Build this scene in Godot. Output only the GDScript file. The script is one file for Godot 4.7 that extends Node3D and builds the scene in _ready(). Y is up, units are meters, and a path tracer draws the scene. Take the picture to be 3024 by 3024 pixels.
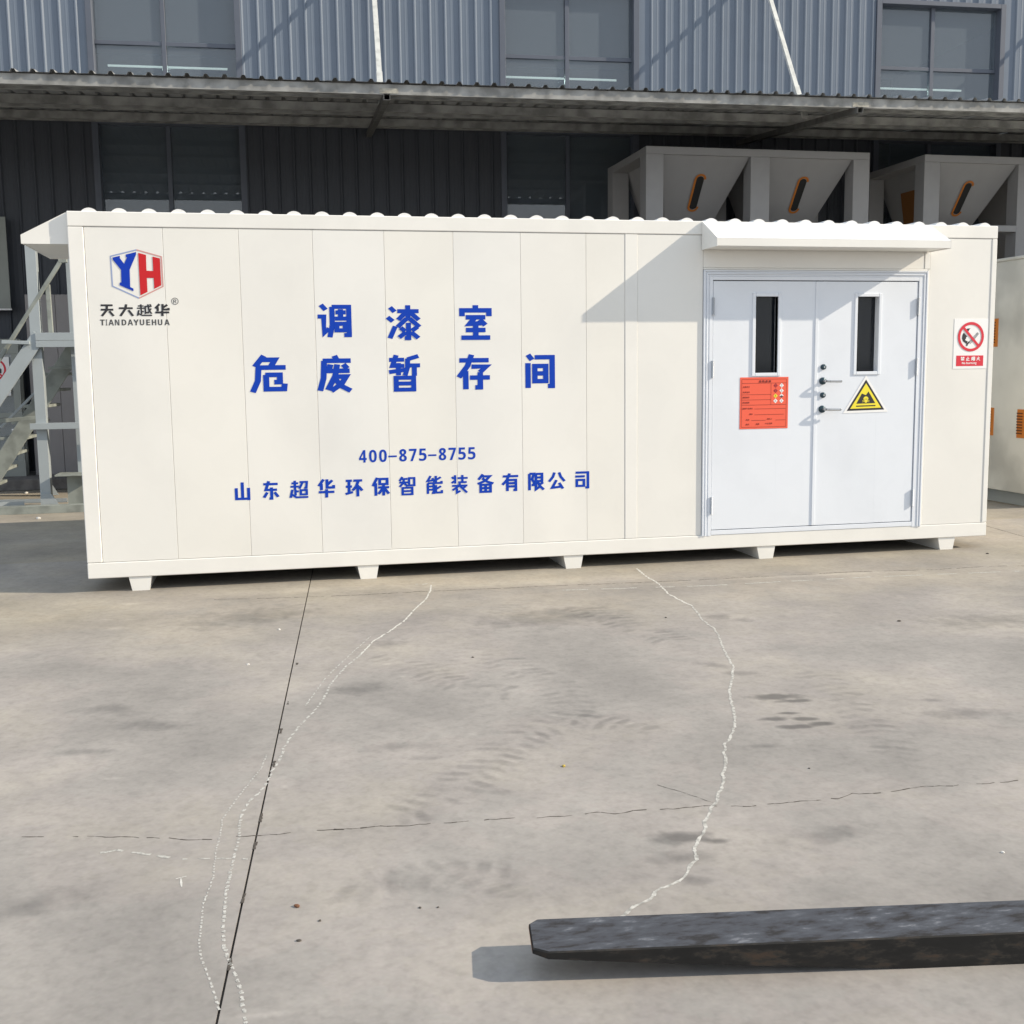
extends Node3D
# A cream steel storage cabin on a concrete yard in front of a blue-grey factory hall.
# Metres, y up; the cabin's front wall lies in the plane z = 0, its left end at x = 0.

const FOOT := 0.1           # height of the cabin's floor frame above the yard
const LEN := 7.029
const DEEP := 2.8
const TALL := 2.5
var M := {}
var used := {}
var rng := RandomNumberGenerator.new()

# ------------------------------------------------------------------ helpers
func numbered(parent: Node, called: String) -> String:
	var key := str(parent.get_instance_id()) + called
	var n: int = used.get(key, 0)
	used[key] = n + 1
	return called if n == 0 else "%s_%03d" % [called, n]

func tag(o: Node, label: String, category: String, group := "", kind := "") -> void:
	if label != "": o.set_meta("label", label)
	if category != "": o.set_meta("category", category)
	if group != "": o.set_meta("group", group)
	if kind != "": o.set_meta("kind", kind)

func thing(called: String, label: String, category: String, at := Vector3.ZERO, turn := 0.0, group := "") -> Node3D:
	var o := Node3D.new()
	o.name = numbered(self, called)
	add_child(o, true)
	o.position = at
	o.rotation.y = turn
	tag(o, label, category, group)
	return o

func mb() -> SurfaceTool:
	var st := SurfaceTool.new()
	st.begin(Mesh.PRIMITIVE_TRIANGLES)
	return st

func obj(called: String, what, material: Material, parent: Node = self, kind := "") -> MeshInstance3D:
	var o := MeshInstance3D.new()
	o.mesh = what.commit() if what is SurfaceTool else what
	o.material_override = material
	o.name = numbered(parent, called)
	parent.add_child(o, true)
	if kind != "": o.set_meta("kind", kind)
	return o

func quad(st: SurfaceTool, a: Vector3, b: Vector3, c: Vector3, d: Vector3) -> void:
	for p in [a, b, c, a, c, d]: st.add_vertex(p)

func tri(st: SurfaceTool, a: Vector3, b: Vector3, c: Vector3) -> void:
	for p in [a, b, c]: st.add_vertex(p)

# a box from corner a to corner b with its edges chamfered by c, carried by t
func box(st: SurfaceTool, a: Vector3, b: Vector3, c := 0.0, t := Transform3D.IDENTITY) -> void:
	var lo := Vector3(minf(a.x, b.x), minf(a.y, b.y), minf(a.z, b.z))
	var hi := Vector3(maxf(a.x, b.x), maxf(a.y, b.y), maxf(a.z, b.z))
	var mid := (lo + hi) / 2
	var h := (hi - lo) / 2
	c = minf(c, minf(h.x, minf(h.y, h.z)) * 0.9)
	var v := func(sx: int, sy: int, sz: int, ax: int) -> Vector3:
		var p := Vector3(sx * (h.x - c), sy * (h.y - c), sz * (h.z - c))
		if ax == 0: p.x = sx * h.x
		elif ax == 1: p.y = sy * h.y
		else: p.z = sz * h.z
		return t * (mid + p)
	for s in [-1, 1]:
		quad(st, v.call(s, -1, -1, 0), v.call(s, 1, -1, 0), v.call(s, 1, 1, 0), v.call(s, -1, 1, 0))
		quad(st, v.call(-1, s, -1, 1), v.call(1, s, -1, 1), v.call(1, s, 1, 1), v.call(-1, s, 1, 1))
		quad(st, v.call(-1, -1, s, 2), v.call(1, -1, s, 2), v.call(1, 1, s, 2), v.call(-1, 1, s, 2))
	if c <= 0.0: return
	for s in [-1, 1]:
		for r in [-1, 1]:
			quad(st, v.call(s, r, -1, 0), v.call(s, r, -1, 1), v.call(s, r, 1, 1), v.call(s, r, 1, 0))
			quad(st, v.call(s, -1, r, 0), v.call(s, -1, r, 2), v.call(s, 1, r, 2), v.call(s, 1, r, 0))
			quad(st, v.call(-1, s, r, 1), v.call(-1, s, r, 2), v.call(1, s, r, 2), v.call(1, s, r, 1))
			for q in [-1, 1]: tri(st, v.call(s, r, q, 0), v.call(s, r, q, 1), v.call(s, r, q, 2))

# a square bar between two points
func bar(st: SurfaceTool, a: Vector3, b: Vector3, w: float, h: float, c := 0.0, up := Vector3.UP) -> void:
	var z := (b - a).normalized()
	var x := up.cross(z).normalized()
	var y := z.cross(x)
	box(st, Vector3(-w / 2, -h / 2, 0), Vector3(w / 2, h / 2, a.distance_to(b)), c, Transform3D(Basis(x, y, z), a))

# a round bar between two points, with rounded shading
func rod(st: SurfaceTool, a: Vector3, b: Vector3, r0: float, r1 := -1.0, n := 14) -> void:
	if r1 < 0: r1 = r0
	var z := (b - a).normalized()
	var x := (Vector3.UP if absf(z.y) < 0.9 else Vector3.RIGHT).cross(z).normalized()
	var y := z.cross(x)
	for i in n:
		var p := TAU * i / n
		var q := TAU * (i + 1) / n
		var u := x * cos(p) + y * sin(p)
		var v := x * cos(q) + y * sin(q)
		quad(st, a + u * r0, a + v * r0, b + v * r1, b + u * r1)
		tri(st, a, a + u * r0, a + v * r0)
		tri(st, b, b + u * r1, b + v * r1)

# a polygon in the plane of u and y pushed out along the third axis
func prism(st: SurfaceTool, pts: PackedVector2Array, z0: float, z1: float, t := Transform3D.IDENTITY) -> void:
	var idx := Geometry2D.triangulate_polygon(pts)
	for i in range(0, idx.size(), 3):
		for z in [z0, z1]:
			tri(st, t * Vector3(pts[idx[i]].x, pts[idx[i]].y, z), t * Vector3(pts[idx[i + 1]].x, pts[idx[i + 1]].y, z), t * Vector3(pts[idx[i + 2]].x, pts[idx[i + 2]].y, z))
	for i in pts.size():
		var a := pts[i]
		var b := pts[(i + 1) % pts.size()]
		quad(st, t * Vector3(a.x, a.y, z0), t * Vector3(b.x, b.y, z0), t * Vector3(b.x, b.y, z1), t * Vector3(a.x, a.y, z1))

# a profile (p.x across, p.y out) drawn along a straight run
func sweep(st: SurfaceTool, profile: PackedVector2Array, place: Callable, s0: float, s1: float) -> void:
	for i in profile.size() - 1:
		var a := profile[i]
		var b := profile[i + 1]
		quad(st, place.call(a, s0), place.call(b, s0), place.call(b, s1), place.call(a, s1))

func points(text: String) -> PackedVector2Array:
	var out := PackedVector2Array()
	for pair in text.split(" ", false):
		var f := pair.split(",")
		out.append(Vector2(f[0].to_float(), f[1].to_float()))
	return out

# a mitred band of width w along a polyline, laid out by place(Vector2)
func band(st: SurfaceTool, pts: PackedVector2Array, w: float, place: Callable) -> void:
	var n := pts.size()
	var closed := n > 2 and pts[0].is_equal_approx(pts[n - 1])
	var left := PackedVector2Array()
	var right := PackedVector2Array()
	for i in n:
		var before := pts[i] - pts[i - 1] if i > 0 else (pts[0] - pts[n - 2] if closed else pts[1] - pts[0])
		var after := pts[i + 1] - pts[i] if i < n - 1 else (pts[1] - pts[0] if closed else pts[n - 1] - pts[n - 2])
		var na := before.normalized().orthogonal()
		var nb := after.normalized().orthogonal()
		var m := (na + nb).normalized()
		var k := w / 2 / maxf(0.45, m.dot(na))
		left.append(pts[i] + m * k)
		right.append(pts[i] - m * k)
	for i in n - 1:
		quad(st, place.call(left[i]), place.call(left[i + 1]), place.call(right[i + 1]), place.call(right[i]))

# ------------------------------------------------------------------ lettering: strokes in a 100 x 100 box, y down
const GLYPH := {
	"调": "12,2 26,17;2,36 20,36 20,84 34,70;44,8 44,60 36,96;44,8 93,8 93,90 78,90;54,24 84,24;69,15 69,43;52,42 86,42;57,57 82,57 82,76 57,76 57,57",
	"漆": "10,6 24,19;2,34 18,46;8,94 25,60;32,17 97,17;64,0 64,40;58,20 34,42;70,20 97,42;60,38 32,62;68,38 99,62;65,50 65,94 53,94;41,64 54,74;36,92 57,77;92,62 75,73;73,77 95,94",
	"室": "50,0 50,13;9,32 9,15 91,15 91,32;20,35 80,35;46,38 32,54 72,52;62,42 80,58;20,72 80,72;50,57 50,94;6,94 94,94",
	"危": "38,0 12,30;30,11 68,11 56,30;16,32 97,32;22,32 19,68 4,99;40,52 80,52 80,72 64,72;42,52 42,91 91,91 93,76",
	"废": "48,0 55,12;13,14 97,14;17,14 14,62 3,97;36,24 30,42 93,42;56,24 49,56 26,95;74,24 86,36;46,58 82,58 68,78 36,98;50,66 66,84 95,98",
	"暂": "4,13 50,13;26,0 14,30 50,30;32,22 32,56;3,47 53,41;94,3 60,12;61,10 60,34 52,57;60,29 99,29;81,29 81,58;24,63 78,63 78,96 24,96 24,63;24,79 78,79",
	"存": "5,16 96,16;43,0 30,32 3,64;24,46 24,98;42,34 88,34 68,50;69,50 69,93 53,93;37,65 99,65",
	"间": "10,0 24,16;10,25 10,99;33,8 92,8 92,94 77,94;33,34 70,34 70,79 33,79 33,34;33,56 70,56",
	"山": "50,2 50,88;10,32 10,90 90,90;90,32 90,98",
	"东": "8,16 92,16;40,0 22,47 87,47;55,34 55,94 41,94;30,60 10,88;72,60 93,86",
	"超": "10,16 46,16;28,2 28,50;4,34 50,34;30,50 30,82;30,60 48,60;14,50 3,94;10,76 34,92 99,92;54,10 93,10 90,42 78,42;71,10 52,46;59,54 91,54 91,77 59,77 59,54",
	"华": "34,0 4,36;20,24 20,58;86,6 56,30;54,0 54,45 93,45 93,32;3,69 97,69;50,54 50,99",
	"环": "5,12 40,12;5,44 40,44;2,84 44,74;23,12 23,79;48,12 99,12;77,14 64,44 43,66;72,36 72,99;78,44 98,68",
	"保": "30,0 3,46;20,30 20,99;44,8 88,8 88,36 44,36 44,8;34,54 99,54;66,37 66,99;62,58 36,90;70,58 97,90",
	"智": "22,0 5,23;16,12 53,12;3,31 55,31;31,12 28,32 5,55;34,37 53,53;62,8 93,8 93,48 62,48 62,8;22,61 80,61 80,97 22,97 22,61;22,79 80,79",
	"能": "28,0 9,28 46,24;38,12 51,33;10,40 10,99;10,40 46,40 46,95 34,95;10,58 46,58;10,76 46,76;91,8 63,22;60,0 60,40 95,40 95,29;91,58 63,73;60,51 60,93 96,93 96,80",
	"装": "24,0 24,47;5,9 16,21;3,44 18,33;38,17 99,17;67,0 67,40;42,40 93,40;48,46 53,57;5,59 97,59;46,60 7,84;34,74 34,98 55,88;86,64 66,76;53,62 94,99",
	"备": "36,0 9,30;30,12 77,12 50,37 4,53;32,22 60,42 98,53;22,59 80,59 80,98 22,98 22,59;22,78 80,78;51,59 51,98",
	"有": "5,16 97,16;46,0 30,36 3,63;32,37 32,99;32,37 82,37 82,94 67,94;32,55 82,55;32,73 82,73",
	"限": "10,6 10,99;10,6 38,6 26,38 40,57 36,70 23,70;50,8 88,8 88,48 50,48;50,28 88,28;50,4 50,95 71,82;95,56 74,69;60,50 74,76 99,98",
	"公": "36,3 26,28 3,54;64,3 74,28 97,54;48,46 22,89 78,84;64,62 87,96",
	"司": "10,8 90,8 90,94 73,94;8,30 70,30;18,50 64,50 64,84 18,84 18,50",
	"天": "3,10 94,10;2,46 98,46;50,10 47,50 8,98;66,58 98,98",
	"大": "1,34 99,34;54,2 46,40 10,98;68,50 98,98",
	"越": "8,16 46,16;28,2 28,50;2,34 50,34;30,50 30,82;30,62 46,62;13,50 3,96;10,78 34,93 99,93;50,20 99,20;56,20 56,76 70,66;74,2 80,50 97,80;95,36 70,78;86,2 96,13",
	"禁": "5,14 46,14;26,0 26,44;24,18 4,40;28,18 46,38;54,14 97,14;75,0 75,44;73,18 54,40;77,18 98,40;22,55 78,55;5,71 95,71;50,71 50,99;30,78 12,96;70,78 90,96",
	"止": "52,2 52,92;52,42 89,42;22,35 22,92;3,93 98,93",
	"烟": "7,28 12,50;42,22 32,42;24,2 24,50 3,98;26,56 43,82;51,9 95,9 95,94 51,94 51,9;57,37 89,37;72,20 70,56 57,82;73,52 87,80",
	"火": "17,28 26,53;84,24 68,49;50,2 48,48 4,98;50,48 66,76 98,98",
	"险": "8,6 8,98;8,6 34,6 24,40 34,60 22,70;66,2 40,40;66,2 98,40;52,42 82,42;50,56 54,80;66,54 68,78;88,54 78,84;42,92 98,92",
	"物": "24,2 24,98;14,14 6,36;8,30 46,30;4,66 46,54;60,2 46,44;56,20 96,20 92,92 80,92;72,22 44,74;88,22 58,92",
	"主": "46,2 56,14;12,24 88,24;50,24 50,92;18,56 82,56;4,93 96,93",
	"要": "6,8 94,8;14,20 86,20 86,44 14,44 14,20;38,8 38,44;62,8 62,44;4,60 96,60;46,46 26,78 80,96;70,62 54,84 10,97",
	"成": "14,22 96,22;18,22 16,66 4,96;18,46 44,46 42,76 30,76;58,2 66,50 94,94;88,38 54,84;76,4 88,14",
	"分": "36,4 4,46;62,4 96,46;22,46 76,46 70,92 54,92;46,46 18,96",
	"化": "32,2 4,48;20,34 20,98;88,24 46,62;56,4 56,90 94,90 94,70",
	"学": "18,4 28,22;48,2 54,20;82,2 70,22;6,42 6,28 94,28 94,42;26,46 76,46 52,62;52,62 52,96 38,92;4,70 96,70",
	"名": "44,2 8,46;36,18 84,18 10,72;32,56 84,56 84,96 32,96 32,56",
	"称": "42,6 8,16;4,34 46,34;26,12 26,98;24,40 6,70;62,2 46,40;58,22 96,22 90,36;70,34 70,96;56,50 46,82;84,50 94,80",
	"情": "20,2 20,98;6,24 4,46;32,22 36,36;44,12 96,12;50,26 92,26;70,2 70,40;42,40 98,40;50,54 50,98;50,54 90,54 90,94;50,68 90,68;50,82 90,82",
	"况": "6,10 18,24;6,90 22,54;38,8 88,8 88,44 38,44 38,8;52,44 48,74 28,98;70,44 70,92 96,92 96,76",
	"安": "50,2 50,14;8,34 8,18 92,18 92,34;4,52 96,52;46,26 28,72 88,98;72,54 54,84 8,98",
	"全": "48,2 4,48;52,2 96,48;22,48 78,48;50,48 50,94;22,70 78,70;8,95 92,95",
	"措": "4,26 38,26;22,2 22,94 10,90;4,64 38,50;44,18 98,18;58,2 58,38;82,2 82,38;42,40 98,40;52,54 90,54 90,96 52,96 52,54;52,75 90,75",
	"施": "22,2 28,14;4,22 46,22;18,22 4,96;18,46 42,46 38,90 28,90;60,2 48,30;56,16 98,16;50,44 94,36 92,66;64,30 64,72;50,36 50,92 96,92 96,78;78,26 78,76",
	"产": "48,2 52,14;10,18 92,18;30,24 36,42;70,24 62,42;10,46 96,46;16,46 4,98",
	"生": "26,6 6,44;18,26 92,26;50,2 50,92;18,58 84,58;4,93 96,93",
	"单": "26,2 36,18;74,2 64,18;16,20 84,20 84,60 16,60 16,20;16,40 84,40;4,76 96,76;50,20 50,98",
	"位": "30,2 4,46;20,30 20,98;66,4 70,18;40,24 96,24;50,38 58,76;88,36 74,88;36,92 98,92",
	"地": "4,32 40,32;22,6 22,82;2,88 42,74;48,52 96,34 94,70;72,2 72,76;54,18 54,90 96,90 96,74",
	"址": "4,32 40,32;22,6 22,82;2,88 42,74;72,4 72,92;72,42 96,42;52,38 52,92;40,93 98,93",
	"电": "12,20 84,20 84,66 12,66 12,20;12,43 84,43;48,2 48,90 94,90 94,74",
	"话": "12,4 24,18;4,38 20,38 20,88 34,74;92,4 48,14;40,36 98,36;70,12 70,58;50,58 90,58 90,96 50,96 50,58",
	"联": "4,8 48,8;12,8 12,78;38,8 38,98;12,32 38,32;12,54 38,54;4,84 48,72;58,4 66,18;90,4 80,20;54,24 96,24;52,50 98,50;76,24 74,52 50,96;76,56 98,96",
	"系": "88,4 14,14;44,14 18,38 66,36;70,24 20,62 88,58;50,60 50,96;26,70 8,90;72,70 92,90",
	"人": "50,4 46,44 6,96;50,40 68,74 96,96",
	"批": "4,26 38,26;22,2 22,94 10,90;4,64 38,50;48,4 48,90 66,78;48,40 66,40;96,24 74,44;74,4 74,90 98,90 98,72",
	"次": "6,12 20,28;6,88 24,54;48,2 32,44;44,22 94,22 86,40;64,24 62,56 32,97;62,56 96,97",
	"数": "26,2 26,46;4,20 50,20;10,4 16,14;44,4 36,14;22,22 4,42;30,22 50,40;4,62 52,62;24,48 12,76 44,96;40,62 8,98;66,2 54,42;62,22 98,22;88,22 52,98;62,34 98,98",
	"量": "26,4 76,4 76,30 26,30 26,4;26,17 76,17;6,42 94,42;22,52 80,52 80,76 22,76 22,52;22,64 80,64;50,52 50,96;14,84 88,84;6,97 94,97",
	"日": "18,6 82,6 82,94 18,94 18,6;18,50 82,50",
	"期": "4,18 52,18;14,2 14,70;42,2 42,70;14,34 42,34;14,52 42,52;2,72 54,72;18,76 4,98;38,76 50,92;62,6 62,60 52,98;62,6 94,6 94,94 82,94;62,34 94,34;62,62 94,62",
}

# one character standing in the box x0..x1, y0..y1 at z (facing +z); strokes lie a hair over one another so that none coincide
func glyph(st: SurfaceTool, ch: String, x0: float, y0: float, x1: float, y1: float, z: float, weight: float) -> void:
	var n := 0
	for stroke in str(GLYPH[ch]).split(";"):
		var pts := points(stroke)
		var sx := (x1 - x0) / 100.0
		var sy := (y1 - y0) / 100.0
		var zz := z + n * 0.00012
		n += 1
		for i in pts.size(): pts[i] = Vector2((x0 + pts[i].x * sx) / 1.28, y1 - pts[i].y * sy)
		band(st, pts, weight, func(p: Vector2) -> Vector3: return Vector3(p.x * 1.28, p.y, zz))

func lettering(called: String, text: String, x0: float, y0: float, x1: float, y1: float, z: float, material: Material, parent: Node, bold := true) -> void:
	var t := TextMesh.new()
	var f := SystemFont.new()
	f.font_names = PackedStringArray(["Droid Sans"])
	f.font_weight = 700 if bold else 400
	t.font = f
	t.text = text
	t.font_size = 64
	t.pixel_size = 0.01
	t.depth = 0.001
	t.curve_step = 2.0
	var box_ := t.get_aabb()
	var o := obj(called, t, material, parent)
	o.scale = Vector3((x1 - x0) / box_.size.x, (y1 - y0) / box_.size.y, 1.0)
	o.position = Vector3(x0 - box_.position.x * o.scale.x, y0 - box_.position.y * o.scale.y, z)

# ------------------------------------------------------------------ materials
func noise(freq: float, seed_: int, octaves := 4, gain := 0.5) -> FastNoiseLite:
	var n := FastNoiseLite.new()
	n.seed = seed_
	n.frequency = freq
	n.noise_type = FastNoiseLite.TYPE_SIMPLEX_SMOOTH
	n.fractal_octaves = octaves
	n.fractal_gain = gain
	return n

func noise_tex(freq: float, seed_: int, colors: Array, stops: Array, size := 512, octaves := 4) -> NoiseTexture2D:
	var t := NoiseTexture2D.new()
	t.width = size
	t.height = size
	t.seamless = true
	t.noise = noise(freq, seed_, octaves)
	var g := Gradient.new()
	g.offsets = PackedFloat32Array(stops)
	g.colors = PackedColorArray(colors)
	t.color_ramp = g
	return t

func rough_tex(freq: float, seed_: int, colors: Array, stops: Array) -> NoiseTexture2D:
	var t := noise_tex(freq, seed_, colors, stops, 1024, 7)
	t.noise.fractal_gain = 0.68
	return t

func lin(r: float, g: float, b: float) -> Color:
	return Color(r, g, b).linear_to_srgb()

func paint(r: float, g: float, b: float, rough := 0.5, metal := 0.0, spec := 0.5) -> StandardMaterial3D:
	var m := StandardMaterial3D.new()
	m.albedo_color = lin(r, g, b)
	m.roughness = rough
	m.metallic = metal
	m.metallic_specular = spec
	return m

func worn(m: StandardMaterial3D, tex: Texture2D, scale_: float) -> StandardMaterial3D:
	m.albedo_texture = tex
	m.uv1_triplanar = true
	m.uv1_world_triplanar = true
	m.uv1_scale = Vector3.ONE * scale_
	return m

func grey(v: float) -> Color: return Color(v, v, v)

func make_materials() -> void:
	var soft := noise_tex(0.008, 3, [grey(0.978), grey(1.0), grey(0.988)], [0.2, 0.55, 0.85], 512, 5)
	var dirty := noise_tex(0.012, 9, [grey(0.84), grey(0.96), grey(1.0)], [0.2, 0.5, 0.8], 512, 5)
	var patchy := noise_tex(0.011, 21, [grey(0.74), grey(0.9), grey(1.0)], [0.2, 0.5, 0.8], 512, 5)
	var wave := NoiseTexture2D.new()
	wave.width = 256
	wave.height = 256
	wave.seamless = true
	wave.noise = noise(0.012, 5, 2)
	wave.as_normal_map = true
	wave.bump_strength = 3.0
	M.cream = worn(paint(0.79, 0.78, 0.745, 0.42), soft, 0.16)
	M.cream.normal_enabled = true
	M.cream.normal_texture = wave
	M.cream.normal_scale = 0.22
	M.cream_warm = M.cream.duplicate()
	M.cream_warm.albedo_color = lin(0.795, 0.782, 0.738)
	M.cream_cool = M.cream.duplicate()
	M.cream_cool.albedo_color = lin(0.79, 0.784, 0.757)
	M.trim = worn(paint(0.81, 0.80, 0.765, 0.4), soft, 0.3)
	M.roof = worn(paint(0.84, 0.84, 0.83, 0.4), soft, 0.3)
	M.door = worn(paint(0.755, 0.795, 0.86, 0.38), soft, 0.22)
	M.door.normal_enabled = true
	M.door.normal_texture = wave
	M.door.normal_scale = 0.10
	M.shadow_gap = paint(0.30, 0.29, 0.27, 0.9)
	M.steel = paint(0.55, 0.56, 0.57, 0.25, 0.9)
	M.hinge = paint(0.42, 0.44, 0.47, 0.45, 0.4)
	M.lock = paint(0.025, 0.055, 0.075, 0.25, 0.3)
	M.rubber = paint(0.03, 0.03, 0.03, 0.8)
	M.inside = paint(0.06, 0.063, 0.068, 0.8)
	M.blue = paint(0.007, 0.052, 0.43, 0.6, 0.0, 0.25)
	M.logo_blue = paint(0.006, 0.042, 0.42, 0.6, 0.0, 0.3)
	M.logo_red = paint(0.55, 0.022, 0.028, 0.6, 0.0, 0.3)
	M.pale_blue = paint(0.27, 0.34, 0.56, 0.5)
	M.pale_red = paint(0.60, 0.30, 0.28, 0.5)
	M.black = paint(0.02, 0.02, 0.025, 0.5)
	M.dark_print = paint(0.06, 0.06, 0.06, 0.5)
	M.sheet_red = paint(0.82, 0.115, 0.06, 0.6)
	M.sheet_ink = paint(0.22, 0.02, 0.015, 0.6)
	M.white = paint(0.86, 0.86, 0.86, 0.5)
	M.yellow = paint(0.85, 0.72, 0.04, 0.5)
	M.sign_red = paint(0.66, 0.02, 0.045, 0.5)
	M.dark_red = paint(0.30, 0.015, 0.03, 0.5)
	M.orange = paint(0.52, 0.17, 0.025, 0.6)
	M.orange_dark = paint(0.10, 0.035, 0.012, 0.8)
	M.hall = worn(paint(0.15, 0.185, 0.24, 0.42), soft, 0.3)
	M.hall_shaded = worn(paint(0.058, 0.066, 0.083, 0.6), soft, 0.3)  # hall cladding below the canopy, its shade put into the colour
	M.flash = worn(paint(0.105, 0.12, 0.155, 0.5), soft, 0.6)
	M.alu = paint(0.055, 0.062, 0.075, 0.45, 0.2)
	M.lining = paint(0.12, 0.12, 0.12, 0.9)
	M.canopy = worn(paint(0.335, 0.342, 0.35, 0.7), patchy, 0.22)
	M.purlin = worn(paint(0.375, 0.375, 0.365, 0.65), patchy, 0.5)
	M.tube = worn(paint(0.14, 0.14, 0.135, 0.7), dirty, 1.0)
	M.strut = worn(paint(0.62, 0.63, 0.61, 0.5), dirty, 1.0)
	M.splice = worn(paint(0.46, 0.44, 0.38, 0.6), dirty, 2.0)
	M.glow = StandardMaterial3D.new()
	M.glow.albedo_color = Color(0.9, 0.95, 0.9)
	M.glow.emission_enabled = true
	M.glow.emission = Color(0.86, 0.97, 0.95)
	M.glow.emission_energy_multiplier = 0.27
	M.glass = StandardMaterial3D.new()
	M.glass.transparency = BaseMaterial3D.TRANSPARENCY_ALPHA
	M.glass.albedo_color = Color(0.62, 0.68, 0.74, 0.10)
	M.glass.metallic = 0.075
	M.glass.metallic_specular = 0.5
	M.glass.roughness = 0.0
	M.cabin_glass = M.glass.duplicate()
	M.cabin_glass.albedo_color = Color(0.16, 0.18, 0.21, 0.35)
	M.cabin_glass.metallic = 0.0
	M.cabin_glass.metallic_specular = 0.33
	M.hopper = worn(paint(0.335, 0.335, 0.345, 0.55), soft, 0.6)
	M.hatch = paint(0.24, 0.095, 0.02, 0.7)
	M.hole = paint(0.02, 0.02, 0.02, 0.9)
	M.galv = worn(paint(0.36, 0.40, 0.42, 0.5, 0.1), soft, 0.5)
	M.olive = worn(paint(0.30, 0.325, 0.30, 0.6), dirty, 0.5)
	M.booth = worn(paint(0.30, 0.32, 0.30, 0.6), soft, 0.7)
	M.lilac = worn(paint(0.30, 0.285, 0.29, 0.55), soft, 0.5)
	M.cabin2 = worn(paint(0.70, 0.70, 0.65, 0.45), dirty, 0.12)
	M.plinth = worn(paint(0.20, 0.19, 0.185, 0.9), dirty, 0.8)
	M.scale = worn(paint(0.175, 0.18, 0.198, 0.6, 0.12), rough_tex(0.010, 71, [Color(0.38, 0.35, 0.33), Color(0.58, 0.58, 0.60), Color(0.64, 0.65, 0.67), Color(0.72, 0.73, 0.75), Color(1.0, 1.0, 1.0)], [0.22, 0.40, 0.58, 0.72, 0.84]), 1.0)
	M.scale.uv1_scale = Vector3(0.6, 1.7, 1.7)
	M.mill = worn(paint(0.05, 0.047, 0.044, 0.75, 0.1), rough_tex(0.009, 77, [Color(0.30, 0.30, 0.31), Color(0.42, 0.42, 0.43), Color(0.75, 0.72, 0.68), Color(1.0, 0.84, 0.72)], [0.3, 0.5, 0.62, 0.8]), 1.0)
	M.mill.uv1_scale = Vector3(0.6, 1.6, 1.6)
	M.rust = worn(paint(0.22, 0.10, 0.05, 0.9), patchy, 6.0)
	M.line = worn(paint(0.66, 0.64, 0.59, 0.8), dirty, 9.0)
	M.pale_line = worn(paint(0.58, 0.56, 0.515, 0.8), patchy, 5.0)
	M.soft_line = worn(paint(0.56, 0.545, 0.505, 0.8), dirty, 9.0)
	M.faint_line = worn(paint(0.50, 0.485, 0.445, 0.85), dirty, 9.0)
	M.crack = worn(paint(0.085, 0.072, 0.06, 0.95), dirty, 7.0)
	M.can = paint(0.55, 0.56, 0.55, 0.3, 0.7)

# ------------------------------------------------------------------ the yard's concrete, painted once for the part of it in view
const SIZE := 2048
const X0 := -4.0
const Z0 := -9.0
const SPAN := 16.0
var V := PackedByteArray()
var N1 := PackedByteArray()

func blot(cx: float, cz: float, rx: float, rz: float, turn: float, delta: float, soft := 0.5, rough := 0.6) -> void:
	var k := SIZE / SPAN
	var r := maxf(rx, rz) * 1.35
	var c := cos(turn)
	var s := sin(turn)
	for j in range(maxi(0, int((cz - r - Z0) * k)), mini(SIZE - 1, int((cz + r - Z0) * k) + 1)):
		for i in range(maxi(0, int((cx - r - X0) * k)), mini(SIZE - 1, int((cx + r - X0) * k) + 1)):
			var dx := i / k + X0 - cx
			var dz := j / k + Z0 - cz
			var u := (dx * c + dz * s) / rx
			var v := (-dx * s + dz * c) / rz
			var at := j * SIZE + i
			var d := sqrt(u * u + v * v) + (N1[at] / 255.0 - 0.5) * rough
			var a := clampf((1.0 - d) / soft, 0.0, 1.0)
			if a > 0.0: V[at] = clampi(int(V[at] + delta * a), 0, 255)

func track(path: String, wide: float, strength: float) -> void:
	var p := points(path)
	for i in p.size() - 1:
		var n := int(p[i].distance_to(p[i + 1]) / 0.085) + 1
		var d := (p[i + 1] - p[i]).normalized()
		var o := d.orthogonal()
		for k in n:
			var q: Vector2 = p[i].lerp(p[i + 1], (k + rng.randf() * 0.15) / n)
			var a := o.angle()
			for s in [-1.0, 1.0]:
				if rng.randf() < 0.18: continue
				var c: Vector2 = q + o * wide * 0.27 * s + d * 0.03 * s
				var w := strength * rng.randf_range(0.3, 1.1) * (0.45 + N1[clampi(int((c.y - Z0) * SIZE / SPAN), 0, SIZE - 1) * SIZE + clampi(int((c.x - X0) * SIZE / SPAN), 0, SIZE - 1)] / 240.0)
				blot(c.x, c.y, wide * 0.42, 0.085, a, -w * 0.16, 0.9, 0.8)
				blot(c.x, c.y, wide * 0.30, 0.024, a + 0.30 * s, -w * 0.85, 0.48, 0.65)
				blot(c.x + d.x * 0.042, c.y + d.y * 0.042, wide * 0.28, 0.014, a + 0.30 * s, w * 0.4, 0.7, 0.7)

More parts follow.
